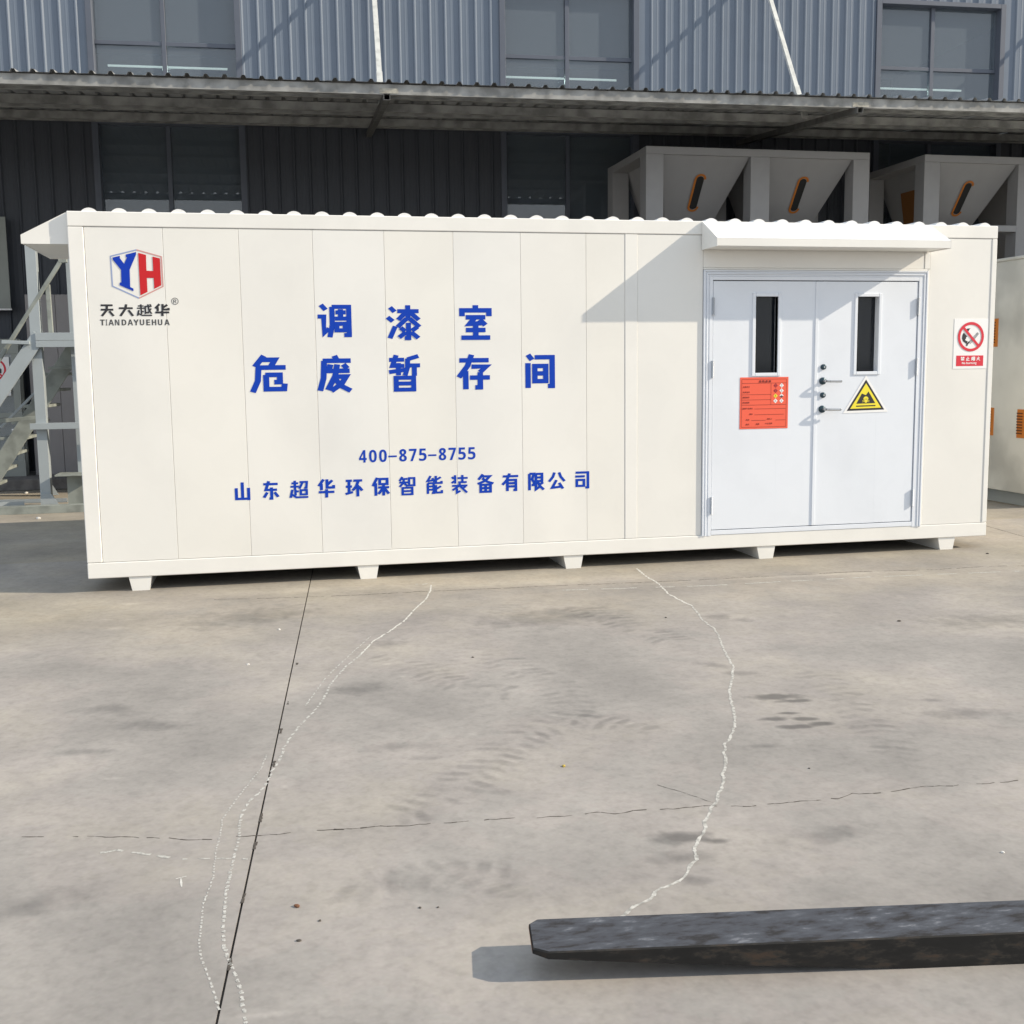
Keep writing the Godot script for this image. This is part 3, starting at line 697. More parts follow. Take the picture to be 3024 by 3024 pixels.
func build_cabin_print(cabin: Node3D) -> void:
	var z := -0.0045
	var st: SurfaceTool
	# big lettering
	var big := [["调", 1.624, 1.635, 1.879, 1.895], ["漆", 2.118, 1.620, 2.369, 1.887], ["室", 2.642, 1.621, 2.899, 1.887], ["危", 1.152, 1.262, 1.416, 1.537], ["废", 1.624, 1.260, 1.873, 1.533], ["暂", 2.117, 1.257, 2.366, 1.533], ["存", 2.626, 1.257, 2.880, 1.531], ["间", 3.129, 1.262, 3.368, 1.527]]
	for g in big:
		st = mb(); glyph(st, g[0], g[1] + 0.008, g[2] + 0.009, g[3] - 0.006, g[4] - 0.009, z, 0.0285 if g[0] in "调漆暂" else 0.0325); obj("character", st, M.blue, cabin)
	var row := {"山": [1.011, 1.129], "东": [1.2, 1.332], "超": [1.394, 1.536], "华": [1.594, 1.725], "环": [1.786, 1.924], "保": [1.983, 2.118], "智": [2.176, 2.31], "能": [2.377, 2.509], "装": [2.563, 2.7], "备": [2.756, 2.895], "有": [2.945, 3.086], "限": [3.143, 3.279], "公": [3.303, 3.443], "司": [3.501, 3.634]}
	for ch in row:
		st = mb(); glyph(st, ch, row[ch][0] + 0.006, 0.510, row[ch][1] - 0.006, 0.643, z, 0.014 if ch in "智能装超" else 0.0168); obj("character", st, M.blue, cabin)
	var digits := "400-875-8755"
	var step := (2.759 - 1.899) / 11.82
	for i in 12:
		var x := 1.899 + i * step
		if digits[i] == "-":
			st = mb(); quad(st, Vector3(x - 0.006, 0.801, z), Vector3(x + 0.055, 0.801, z), Vector3(x + 0.055, 0.789, z), Vector3(x - 0.006, 0.789, z)); obj("character", st, M.blue, cabin)
		else: lettering("character", digits[i], x, 0.756, x + 0.055, 0.846, z - 0.0005, M.blue, cabin, true)
	# the emblem: a cube drawn as a hexagon with a Y and an H on its two sides
	var em := mb()
	var at := func(p: Vector2) -> Vector3: return Vector3(p.x, p.y, z)
	band(em, points("0.437,2.249 0.267,2.205 0.269,2.006 0.438,1.926"), 0.008, at)
	var emblem := obj("emblem", em, M.pale_blue, cabin)
	em = mb(); band(em, points("0.438,1.926 0.598,2.005 0.597,2.204 0.437,2.249"), 0.008, at); obj("emblem_edge", em, M.pale_red, emblem)
	em = mb()
	var zz := z + 0.0006
	prism(em, points("0.278,2.196 0.327,2.208 0.327,2.192 0.352,2.155 0.372,2.197 0.366,2.203 0.366,2.217 0.433,2.235 0.433,2.218 0.386,2.116 0.384,2.000 0.404,1.990 0.404,1.972 0.316,2.012 0.317,2.029 0.328,2.031 0.330,2.115 0.282,2.180"), zz, zz + 0.0006); obj("letter", em, M.logo_blue, emblem)
	em = mb(); prism(em, points("0.447,2.229 0.497,2.216 0.495,2.110 0.539,2.108 0.539,2.205 0.587,2.193 0.587,2.012 0.540,1.988 0.540,2.062 0.495,2.062 0.495,1.968 0.447,1.944"), zz, zz + 0.0006); obj("letter", em, M.logo_red, emblem)
	var logo := [["天", 0.179, 0.272], ["大", 0.297, 0.398], ["越", 0.415, 0.522], ["华", 0.532, 0.638]]
	for l in logo:
		st = mb(); glyph(st, l[0], l[1] + 0.004, 1.804, l[2] - 0.004, 1.886, z, 0.0125 if l[0] != "越" else 0.0085); obj("character", st, M.black, cabin)
	var word := "TIANDAYUEHUA"
	var wx := [0.176, 0.213, 0.2305, 0.272, 0.316, 0.355, 0.3935, 0.434, 0.476, 0.513, 0.553, 0.596]
	var wide := {"I": 0.009, "T": 0.030, "E": 0.026, "A": 0.034, "N": 0.029, "D": 0.030, "Y": 0.033, "U": 0.029, "H": 0.029}
	for i in 12:
		lettering("character", word[i], wx[i], 1.743, wx[i] + wide[word[i]], 1.782, z - 0.0005, M.dark_print, cabin, true)
	st = mb()
	var ring := PackedVector2Array()
	for i in 25: ring.append(Vector2(0.672 + cos(TAU * i / 24) * 0.022, 1.905 + sin(TAU * i / 24) * 0.022))
	band(st, ring, 0.0035, at)
	obj("registered_mark", st, M.dark_print, cabin)
	lettering("character", "R", 0.662, 1.892, 0.683, 1.917, z - 0.0005, M.dark_print, cabin, false)
	# red hazardous waste sheet on the left leaf
	st = mb()
	var zs := 0.0016
	box(st, Vector3(4.836, 0.929, zs - 0.001), Vector3(5.239, 1.3275, zs), 0.0004)
	var sheet := obj("hazard_sheet", st, M.sheet_red, cabin)
	var sx := func(f: float) -> float: return 4.836 + 0.403 * f
	var sy := func(f: float) -> float: return 1.3275 - 0.3985 * f
	st = mb()
	var zr := zs + 0.0008
	var rules := ["0.035,0.04 0.96,0.04", "0.035,0.965 0.96,0.965", "0.035,0.04 0.035,0.965", "0.96,0.04 0.96,0.965", "0.035,0.115 0.96,0.115", "0.035,0.335 0.64,0.335", "0.035,0.435 0.64,0.435", "0.035,0.535 0.96,0.535", "0.64,0.115 0.64,0.535", "0.30,0.612 0.95,0.612", "0.30,0.724 0.92,0.724", "0.24,0.834 0.54,0.834", "0.74,0.834 0.95,0.834"]
	for i in rules.size():
		var o: float = i * 0.00006
		band(st, points(rules[i]), 0.006, func(p: Vector2) -> Vector3: return Vector3(sx.call(p.x), sy.call(p.y), zr + o))
	obj("ruled_lines", st, M.sheet_ink, sheet)
	st = mb()
	var write := func(text: String, fx: float, fy: float, size: float, gap: float, weight: float) -> void:
		for i in text.length(): glyph(st, text[i], sx.call(fx) + i * gap, sy.call(fy) - size, sx.call(fx) + i * gap + size, sy.call(fy), zr + 0.0012, weight)
	write.call("危险废物", 0.39, 0.058, 0.018, 0.0265, 0.0032)
	write.call("主要成分", 0.06, 0.17, 0.0115, 0.0145, 0.002)
	write.call("化学名称", 0.06, 0.272, 0.0115, 0.0145, 0.002)
	write.call("危险情况", 0.055, 0.372, 0.0115, 0.0145, 0.002)
	write.call("安全措施", 0.055, 0.472, 0.0115, 0.0145, 0.002)
	write.call("废物产生单位", 0.055, 0.588, 0.0115, 0.0145, 0.002)
	write.call("地址", 0.20, 0.695, 0.0115, 0.0145, 0.002)
	write.call("电话", 0.13, 0.805, 0.0115, 0.0145, 0.002)
	write.call("联系人", 0.57, 0.797, 0.0115, 0.0145, 0.002)
	write.call("批次", 0.13, 0.895, 0.0115, 0.0145, 0.002)
	write.call("数量", 0.34, 0.890, 0.0115, 0.0145, 0.002)
	write.call("产生日期", 0.53, 0.885, 0.0115, 0.0145, 0.002)
	obj("small_print", st, M.sheet_ink, sheet)
	var plac := [[0.735, 0.165, "dark_red"], [0.86, 0.165, "white"], [0.735, 0.265, "dark_red"], [0.86, 0.265, "white"], [0.735, 0.365, "yellow"], [0.86, 0.365, "white"], [0.735, 0.462, "white"], [0.86, 0.462, "white"]]
	for i in plac.size():
		var p: Array = plac[i]
		var c := Vector3(sx.call(p[0]), sy.call(p[1]), zr)
		st = mb(); quad(st, c + Vector3(-0.018, 0, 0), c + Vector3(0, 0.018, 0), c + Vector3(0.018, 0, 0), c + Vector3(0, -0.018, 0)); obj("placard", st, M[p[2]], sheet)
		st = mb()
		c.z += 0.0008
		if i == 5: tri(st, c + Vector3(-0.016, -0.001, 0), c + Vector3(0.016, -0.001, 0), c + Vector3(0, -0.016, 0))
		quad(st, c + Vector3(-0.004, 0.003, 0.0002), c + Vector3(0, 0.010, 0.0002), c + Vector3(0.004, 0.003, 0.0002), c + Vector3(0, 0.001, 0.0002))
		if i != 5: quad(st, c + Vector3(-0.006, -0.005, 0), c + Vector3(0.006, -0.005, 0), c + Vector3(0.006, -0.007, 0), c + Vector3(-0.006, -0.007, 0))
		obj("placard_mark", st, M.black if i not in [0, 2] else M.sheet_red, sheet)
	# yellow warning triangle on the right leaf
	st = mb(); prism(st, points("5.902,1.331 5.708,1.034 6.100,1.039"), 0.0006, 0.0016)
	var warn := obj("warning_sticker", st, M.white, cabin)
	st = mb(); prism(st, points("5.9025,1.297 5.741,1.053 6.067,1.058"), 0.002, 0.0026); obj("black_triangle", st, M.black, warn)
	st = mb(); prism(st, points("5.9025,1.268 5.770,1.069 6.038,1.073"), 0.003, 0.0034); obj("yellow_triangle", st, M.yellow, warn)
	st = mb()
	prism(st, points("5.822,1.108 5.868,1.188 5.9035,1.174 5.925,1.203 5.986,1.1105"), 0.0038, 0.0042)
	prism(st, points("5.8205,1.093 5.988,1.0955 5.988,1.0865 5.8205,1.084"), 0.0038, 0.0042)
	obj("pictogram", st, M.black, warn)
	st = mb()
	var skull := PackedVector2Array()
	for i in 14: skull.append(Vector2(5.9035 + cos(TAU * i / 14) * 0.0215, 1.1465 + sin(TAU * i / 14) * 0.018))
	prism(st, skull, 0.0046, 0.0049)
	prism(st, points("5.8935,1.128 5.9135,1.128 5.912,1.1145 5.895,1.1145"), 0.0047, 0.005)
	prism(st, points("5.872,1.131 5.874,1.134 5.935,1.122 5.933,1.119"), 0.0044, 0.0048)
	prism(st, points("5.872,1.119 5.870,1.122 5.933,1.134 5.935,1.131"), 0.0043, 0.00475)
	obj("skull", st, M.yellow, warn)
	st = mb()
	for c in [Vector2(5.896, 1.1435), Vector2(5.911, 1.1435)]: prism(st, PackedVector2Array([c + Vector2(-0.005, 0), c + Vector2(0, 0.004), c + Vector2(0.005, 0), c + Vector2(0, -0.005)]), 0.0053, 0.0055)
	obj("eye_sockets", st, M.black, warn)
	# no naked flame sign at the right end
	var zp := -0.0035
	st = mb(); box(st, Vector3(6.669, 1.371, zp - 0.002), Vector3(6.973, 1.769, zp), 0.0005)
	var sign := obj("fire_sign", st, M.white, cabin)
	st = mb()
	var circ := PackedVector2Array()
	for i in 41: circ.append(Vector2(6.8205 + cos(TAU * i / 40) * 0.1065, 1.6265 + sin(TAU * i / 40) * 0.1065))
	band(st, circ, 0.0215, func(p: Vector2) -> Vector3: return Vector3(p.x, p.y, zp + 0.003))
	obj("red_ring", st, M.sign_red, sign)
	st = mb(); band(st, points("6.751,1.700 6.891,1.553"), 0.020, func(p: Vector2) -> Vector3: return Vector3(p.x, p.y, zp + 0.0034)); obj("red_bar", st, M.sign_red, sign)
	st = mb()
	prism(st, points("6.756,1.660 6.744,1.640 6.741,1.615 6.752,1.590 6.768,1.580 6.782,1.570 6.788,1.575 6.794,1.590 6.776,1.596 6.770,1.606 6.778,1.612 6.778,1.625 6.790,1.626"), zp + 0.001, zp + 0.0014)
	prism(st, points("6.776,1.686 6.788,1.692 6.816,1.693 6.803,1.682 6.797,1.668"), zp + 0.001, zp + 0.0014)
	prism(st, points("6.783,1.553 6.779,1.562 6.786,1.572 6.806,1.592 6.812,1.586 6.795,1.563 6.792,1.553"), zp + 0.0016, zp + 0.002)
	for o in [0.0, 0.008, 0.016]: band(st, PackedVector2Array([Vector2(6.800 + o, 1.580 - o * 0.7), Vector2(6.882 + o * 0.7, 1.662 - o * 0.6)]), 0.003, func(p: Vector2) -> Vector3: return Vector3(p.x, p.y, zp + 0.0022))
	obj("match_and_flame", st, M.black, sign)
	st = mb(); box(st, Vector3(6.6965, 1.393, zp - 0.0005), Vector3(6.9405, 1.477, zp + 0.0012)); obj("red_bar", st, M.sign_red, sign)
	st = mb()
	for i in 4: glyph(st, "禁止烟火"[i], 6.735 + i * 0.0475, 1.436, 6.735 + i * 0.0475 + 0.034, 1.468, zp + 0.0018, 0.0045)
	obj("white_characters", st, M.white, sign)
	lettering("white_words", "No burning", 6.748, 1.403, 6.880, 1.426, zp + 0.0014, M.white, sign, true)

# ------------------------------------------------------------------ the hall behind
var hall: Node3D

func ribbed(u0: float, u1: float, y0: float, y1: float, phase: float, material: Material) -> void:
	# a cladding sheet: flat pans between trapezoid ribs every 22.35 cm, two slight stiffeners in each pan
	var st := mb()
	var pitch := 0.2235
	var prof := PackedVector2Array([Vector2(u0, 0)])
	var k := ceili((u0 - phase) / pitch)
	while phase + k * pitch < u1:
		var c := phase + k * pitch
		for p in [Vector2(c - 0.026, 0), Vector2(c - 0.008, 0.025), Vector2(c + 0.008, 0.025), Vector2(c + 0.027, 0), Vector2(c + 0.075, 0), Vector2(c + 0.082, 0.0016), Vector2(c + 0.094, 0.0016), Vector2(c + 0.101, 0), Vector2(c + 0.132, 0), Vector2(c + 0.139, 0.0016), Vector2(c + 0.151, 0.0016), Vector2(c + 0.158, 0)]:
			if p.x > u0 and p.x < u1: prof.append(p)
		k += 1
	prof.append(Vector2(u1, 0))
	sweep(st, prof, func(p: Vector2, s: float) -> Vector3: return Vector3(p.x, s, p.y), y0, y1)
	obj("cladding_sheet", st, material, hall)

func hall_window(u0: float, u1: float, y0: float, y1: float, mid: float, cross: float) -> void:
	var st := mb()
	var f := 0.085
	box(st, Vector3(u0, y0, -0.16), Vector3(u0 + f, y1, 0.034), 0.003)
	box(st, Vector3(u1 - f, y0, -0.16), Vector3(u1, y1, 0.034), 0.003)
	box(st, Vector3(u0 + f + 0.001, y1 - f * 0.8, -0.16), Vector3(u1 - f - 0.001, y1, 0.033), 0.003)
	box(st, Vector3(u0 + f + 0.001, y0, -0.16), Vector3(u1 - f - 0.001, y0 + f * 0.8, 0.05), 0.003)
	var w := obj("window", st, M.flash, hall)
	var a := u0 + f
	var b := u1 - f
	var c := y0 + f * 0.8
	var d := y1 - f * 0.8
	st = mb(); box(st, Vector3(mid - 0.031, c + 0.001, -0.135), Vector3(mid + 0.031, d - 0.001, -0.072), 0.003); obj("mullion", st, M.flash, w)
	for r in [[a, mid - 0.032], [mid + 0.032, b]]:
		st = mb(); box(st, Vector3(r[0] + 0.001, cross - 0.028, -0.130), Vector3(r[1] - 0.001, cross + 0.028, -0.080), 0.003); obj("transom", st, M.flash, w)
		for v in [[c, cross - 0.029], [cross + 0.029, d]]:
			st = mb(); box(st, Vector3(r[0] + 0.004, v[0] + 0.003, -0.112), Vector3(r[1] - 0.004, v[1] - 0.003, -0.108)); obj("pane", st, M.glass, w)

func build_hall() -> void:
	hall = thing("factory_hall", "blue-grey ribbed metal factory hall with tall windows and a rusty canopy, behind the cabin", "factory building", Vector3(1.5, 0, -9), -atan(0.043))
	var st: SurfaceTool
	var cols := [[-2.473, -0.374, -1.453], [3.345, 5.474, 4.385], [9.305, 11.505, 10.312]]
	var lo := -9.0
	var hi := 17.0
	var top := 9.6
	var spans := []
	var edge := lo
	for c in cols:
		spans.append([edge, c[0], 0.0, top])
		spans.append([c[0], c[1], 0.0, 1.15])
		spans.append([c[0], c[1], 5.09, 5.24])
		spans.append([c[0], c[1], 7.165, top])
		edge = c[1]
	spans.append([edge, hi, 0.0, top])
	for s in spans:
		var u: float = s[0]
		while u < s[1] - 0.001:
			# sheets are four ribs wide and lap just beside a rib
			var stop: float = minf(s[1], (floorf((u + 0.06 + 0.142 + 0.001) / 0.894) + 1) * 0.894 - 0.142 - 0.06)
			var cut := clampf(5.06, s[2], s[3])      # up to here the cladding colour is darkened to carry the canopy's shade
			if cut > s[2] + 0.01: ribbed(u, stop, s[2], cut, -0.142, M.hall_shaded)
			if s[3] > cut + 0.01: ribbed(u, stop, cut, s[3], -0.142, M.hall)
			u = stop
		st = mb(); box(st, Vector3(s[0], s[2], -0.16), Vector3(s[1], s[3], -0.012)); obj("wall_lining", st, M.lining, hall)
	for c in cols:
		hall_window(c[0], c[1], 5.24, 7.165, c[2], 6.145 if c[0] < 9 else 6.165)
		hall_window(c[0], c[1], 1.15, 5.09, c[2], 2.75)
	st = mb(); box(st, Vector3(lo, 0, -14.2), Vector3(hi, top, -14.0)); obj("back_wall", st, M.lining, hall)
	for u in [lo - 0.1, hi]:
		st = mb(); box(st, Vector3(u, 0, -14.0), Vector3(u + 0.1, top, -0.02)); obj("side_wall", st, M.hall, hall)
	st = mb(); box(st, Vector3(lo - 0.2, top, -14.3), Vector3(hi + 0.2, top + 0.15, 0.15)); obj("roof", st, M.hall, hall)
	st = mb(); box(st, Vector3(lo, 0.0, -14.0), Vector3(hi, 0.02, -0.17)); obj("floor", st, M.plinth, hall)
	# lit fluorescent tubes behind the upper windows
	for t in [[-2.25, -0.60, 5.868], [3.44, 5.19, 5.884], [9.38, 10.93, 5.892]]:
		st = mb(); rod(st, Vector3(t[0], t[2], -0.24), Vector3(t[1], t[2], -0.24), 0.0155)
		var tube := obj("fluorescent_tube", st, M.glow, hall)
		var l := OmniLight3D.new()
		l.light_color = Color(0.86, 0.97, 0.95)
		l.light_energy = 0.05
		l.omni_range = 12.0
		l.omni_attenuation = 2.0
		l.light_size = 0.05
		l.shadow_enabled = true
		l.position = Vector3((t[0] + t[1]) / 2, t[2], -0.32)
		l.name = "tube_light"
		tube.add_child(l, true)
	build_canopy()

func roof_y(w: float) -> float: return 4.705 + (4.05 - w) * 0.0965

func build_canopy() -> void:
	var st := mb()
	# the front purlin, a lipped channel: the canopy's own mesh
	var u0 := -8.0
	var u1 := 16.0
	box(st, Vector3(u0, 4.588, 3.990), Vector3(u1, 4.700, 4.003), 0.002)
	box(st, Vector3(u0, 4.589, 3.94), Vector3(u1, 4.597, 3.989), 0.001)
	box(st, Vector3(u0, 4.692, 3.94), Vector3(u1, 4.6985, 3.989), 0.001)
	var canopy := obj("canopy", st, M.purlin, hall)
	var k := 0
	while u0 + k * 0.793 < u1:
		# one sheet: four ribs, slightly uneven at its eave
		st = mb()
		var a := u0 + k * 0.793
		var prof := PackedVector2Array([Vector2(a, 0)])
		for i in 4:
			var c := a + 0.1 + i * 0.19825
			for p in [Vector2(c - 0.034, 0), Vector2(c - 0.015, 0.032), Vector2(c + 0.015, 0.032), Vector2(c + 0.034, 0)]: prof.append(p)
		prof.append(Vector2(a + 0.796, 0.0005))
		var lift := 0.0015 * (k % 2) + rng.randf_range(0, 0.004)
		var front := 4.05 + rng.randf_range(-0.012, 0.015)
		sweep(st, prof, func(p: Vector2, s: float) -> Vector3: return Vector3(p.x, roof_y(s) + p.y + lift, s), front, 0.002)
		obj("roofing_sheet", st, M.canopy, canopy)
		k += 1
	for w in [2.35, 0.78, 3.2, 1.55]:
		st = mb()
		var y := roof_y(w) - 0.006
		var h := 0.10 if w in [2.35, 0.78] else 0.055
		box(st, Vector3(u0, y - h, w - 0.004), Vector3(u1, y, w + 0.004), 0.001)
		box(st, Vector3(u0, y - h, w - 0.05), Vector3(u1, y - h + 0.006, w - 0.005), 0.001)
		box(st, Vector3(u0, y - 0.006, w - 0.05), Vector3(u1, y, w - 0.005), 0.001)
		obj("purlin", st, M.purlin, canopy)
	st = mb(); box(st, Vector3(u0, 5.035, 0.03), Vector3(u1, 5.085, 0.06), 0.002); obj("wall_angle", st, M.purlin, canopy)
	st = mb(); box(st, Vector3(u0, 5.10, 0.028), Vector3(u1, 5.215, 0.033), 0.001); box(st, Vector3(u0, 5.112, 0.0335), Vector3(u1, 5.117, 0.20)); obj("light_stop", st, M.flash, canopy)  # unseen strip added to block sky light leaking in behind the roofing sheets
	for u in [-4.27, 1.391, 7.055, 12.72]:
		# a square tube, open at its front end
		st = mb()
		var a := Vector3(u, 4.553, 4.055)
		var b := Vector3(u, 4.553 + 4.02 * 0.0965, 0.035)
		var s := 0.034
		for o in [Vector3(-s, 0, 0), Vector3(s, 0, 0)]: bar(st, a + o, b + o, 0.006, 0.074)
		for o in [Vector3(0, -s, 0), Vector3(0, s, 0)]: bar(st, a + o, b + o, 0.062, 0.006)
		obj("canopy_beam", st, M.tube, canopy)
		st = mb(); box(st, Vector3(u - 0.08, 4.60, 4.0035), Vector3(u + 0.13, 4.655, 4.008), 0.001); obj("splice_plate", st, M.splice, canopy)
	for s in [[-4.24, 4.99, 2.5, -4.16, 7.5], [1.415, 5.042, 2.6, 1.495, 7.5], [6.974, 5.055, 2.6, 7.40, 7.5], [12.72, 5.0, 2.6, 12.9, 7.5]]:
		var a := Vector3(s[0], roof_y(s[2]) - 0.08, s[2] + 0.06)
		var b := Vector3(s[3], s[4], 0.03)
		st = mb(); bar(st, a, b, 0.066, 0.035, 0.002, Vector3(0, 0, 1))
		var strut := obj("strut", st, M.strut, canopy)
		st = mb(); bar(st, a.lerp(b, 0.0), a.lerp(b, 0.19), 0.075, 0.043, 0.002, Vector3(0, 0, 1)); obj("end_sleeve", st, M.strut, strut)

# ------------------------------------------------------------------ hoppers in their frames
func build_hoppers() -> void:
	var t := thing("hopper_frame", "grey steel frame with two hoppers and orange-rimmed slots, left one, above the cabin roof", "hopper", Vector3(6.31, 0, -6.5), 0.0, "hopper frames under the canopy")
	var st: SurfaceTool
	var top := 4.43
	var deep := 1.72
	for x in [0.0, 1.49, 3.01]:
		for z in [-0.24, -deep]:
			st = mb(); box(st, Vector3(x, 0, z), Vector3(x + (0.245 if x != 1.49 else 0.275), top - 0.101, z + 0.24), 0.004); obj("post", st, M.hopper, t)
	for z in [-0.235, -deep]:
		st = mb(); box(st, Vector3(0, top - 0.1, z), Vector3(3.255, top, z + 0.235), 0.004); obj("top_beam", st, M.hopper, t)
		st = mb(); box(st, Vector3(0.003, 3.39, z + 0.08), Vector3(3.252, 3.478, z + 0.232), 0.004); obj("middle_beam", st, M.hopper, t)
		st = mb(); box(st, Vector3(0.003, 2.85, z + 0.1), Vector3(3.252, 2.92, z + 0.2), 0.004); obj("lower_beam", st, M.hopper, t)
	for x in [0.0, 3.01]:
		st = mb(); box(st, Vector3(x + 0.002, top - 0.1, -deep + 0.236), Vector3(x + 0.243, top - 0.001, -0.236), 0.004); obj("side_beam", st, M.hopper, t)
	for c in [0.865, 2.385]:
		# a square funnel: rim, four plates narrowing to a spout
		st = mb()
		var hw := 0.625
		var z0 := -0.045
		var z1 := -deep + 0.045
		var zm := -1.28
		var y0 := top - 0.1
		var y1 := top - 1.42
		var s := 0.17
		var up := [Vector3(c - hw, y0, z0), Vector3(c + hw, y0, z0), Vector3(c + hw, y0, z1), Vector3(c - hw, y0, z1)]
		var dn := [Vector3(c - s, y1, zm + s), Vector3(c + s, y1, zm + s), Vector3(c + s, y1, zm - s), Vector3(c - s, y1, zm - s)]
		for i in 4:
			var j := (i + 1) % 4
			quad(st, up[i], up[j], dn[j], dn[i])
			quad(st, dn[i], dn[j], dn[j] - Vector3(0, 0.25, 0), dn[i] - Vector3(0, 0.25, 0))
			quad(st, up[i], up[j], up[j] + Vector3(0, 0.09, 0), up[i] + Vector3(0, 0.09, 0))
		var h := obj("hopper", st, M.hopper, t)
		# the slot in its front plate and the orange rim round it
		var fx := Vector3.RIGHT
		var fy: Vector3 = ((up[0] + up[1]) / 2 - (dn[0] + dn[1]) / 2).normalized()
		var fz := fx.cross(fy)
		var mid: Vector3 = ((up[0] + up[1]) / 2).lerp((dn[0] + dn[1]) / 2, 0.325)
		var fr := Transform3D(Basis(fx, fy, fz), mid + fz * 0.006)
		for v in [[0.055, 0.195, 0.0, "hole", "sight_slot"], [0.068, 0.208, 0.003, "orange", "slot_rim"]]:
			var loop := PackedVector2Array()
			for i in 25:
				var a: float = TAU * i / 24
				loop.append(Vector2(cos(a) * v[0], sin(a) * v[0] + (v[1] if sin(a) >= 0 else -v[1])))
			st = mb()
			if v[3] == "hole":
				loop.remove_at(24)
				prism(st, loop, -0.002, 0.002, fr)
			else: band(st, loop, 0.03, func(p: Vector2) -> Vector3: return fr * Vector3(p.x, p.y, 0.005))
			obj(v[4], st, M[v[3]], h)
		# an orange hatch on its left plate
		var sx := Vector3(0, 0, 1)
		var sy: Vector3 = ((up[0] + up[3]) / 2 - (dn[0] + dn[3]) / 2).normalized()
		var sz := sx.cross(sy)
		var sm: Vector3 = ((up[0] + up[3]) / 2).lerp((dn[0] + dn[3]) / 2, 0.36)
		st = mb(); box(st, Vector3(-0.19, -0.24, -0.004), Vector3(0.19, 0.24, 0.016), 0.003, Transform3D(Basis(sx, sy, sz), sm))
		if c < 1.0: obj("side_hatch", st, M.hatch, h)
	var r = t.duplicate()
	r.name = numbered(self, "hopper_frame")
	add_child(r, true)
	r.position = Vector3(10.41, 0, -6.5)
	r.set_meta("label", "grey steel frame with hoppers at the right edge, beyond the first hopper frame")

# ------------------------------------------------------------------ the other cabin, far right
func build_second_cabin() -> void:
	var t := thing("portable_cabin", "pale beige cabin with orange louvre vents, half hidden at the right edge", "cabin", Vector3(8.985, 0, -2.12))
	var st: SurfaceTool
	st = mb(); box(st, Vector3(0, 0.152, -2.9), Vector3(5.0, 2.588, 0), 0.004); obj("body", st, M.cabin2, t)
	st = mb(); box(st, Vector3(-0.012, 2.59, -2.92), Vector3(5.02, 2.62, 0.02), 0.004); obj("roof", st, M.cabin2, t)
	for x in [0.12, 2.5, 4.7]:
		st = mb(); box(st, Vector3(x, 0, -2.85), Vector3(x + 0.12, 0.151, -0.05), 0.004); obj("skid", st, M.galv, t)
	for v in [[-0.585, 1.842], [-0.60, 0.886], [-0.075, 0.882]]:
		var z: float = v[0] - 0.25 if v[0] < -0.5 else v[0] - 0.13
		var z1: float = v[0] if v[0] < -0.5 else v[0]
		st = mb(); box(st, Vector3(-0.006, v[1] - 0.15, z1 - 0.26 if v[0] < -0.5 else z), Vector3(0.002, v[1] + 0.15, z1), 0.001)
		var p := obj("vent", st, M.orange, t)
		for i in 8:
			st = mb()
			var y: float = v[1] - 0.105 + i * 0.03
			box(st, Vector3(-0.012, y - 0.004, z1 - 0.225), Vector3(-0.0055, y + 0.009, z1 - 0.04)) if v[0] < -0.5 else box(st, Vector3(-0.012, y - 0.004, z + 0.0), Vector3(-0.0055, y + 0.009, z1 - 0.04))
			obj("louvre", st, M.orange_dark, p)

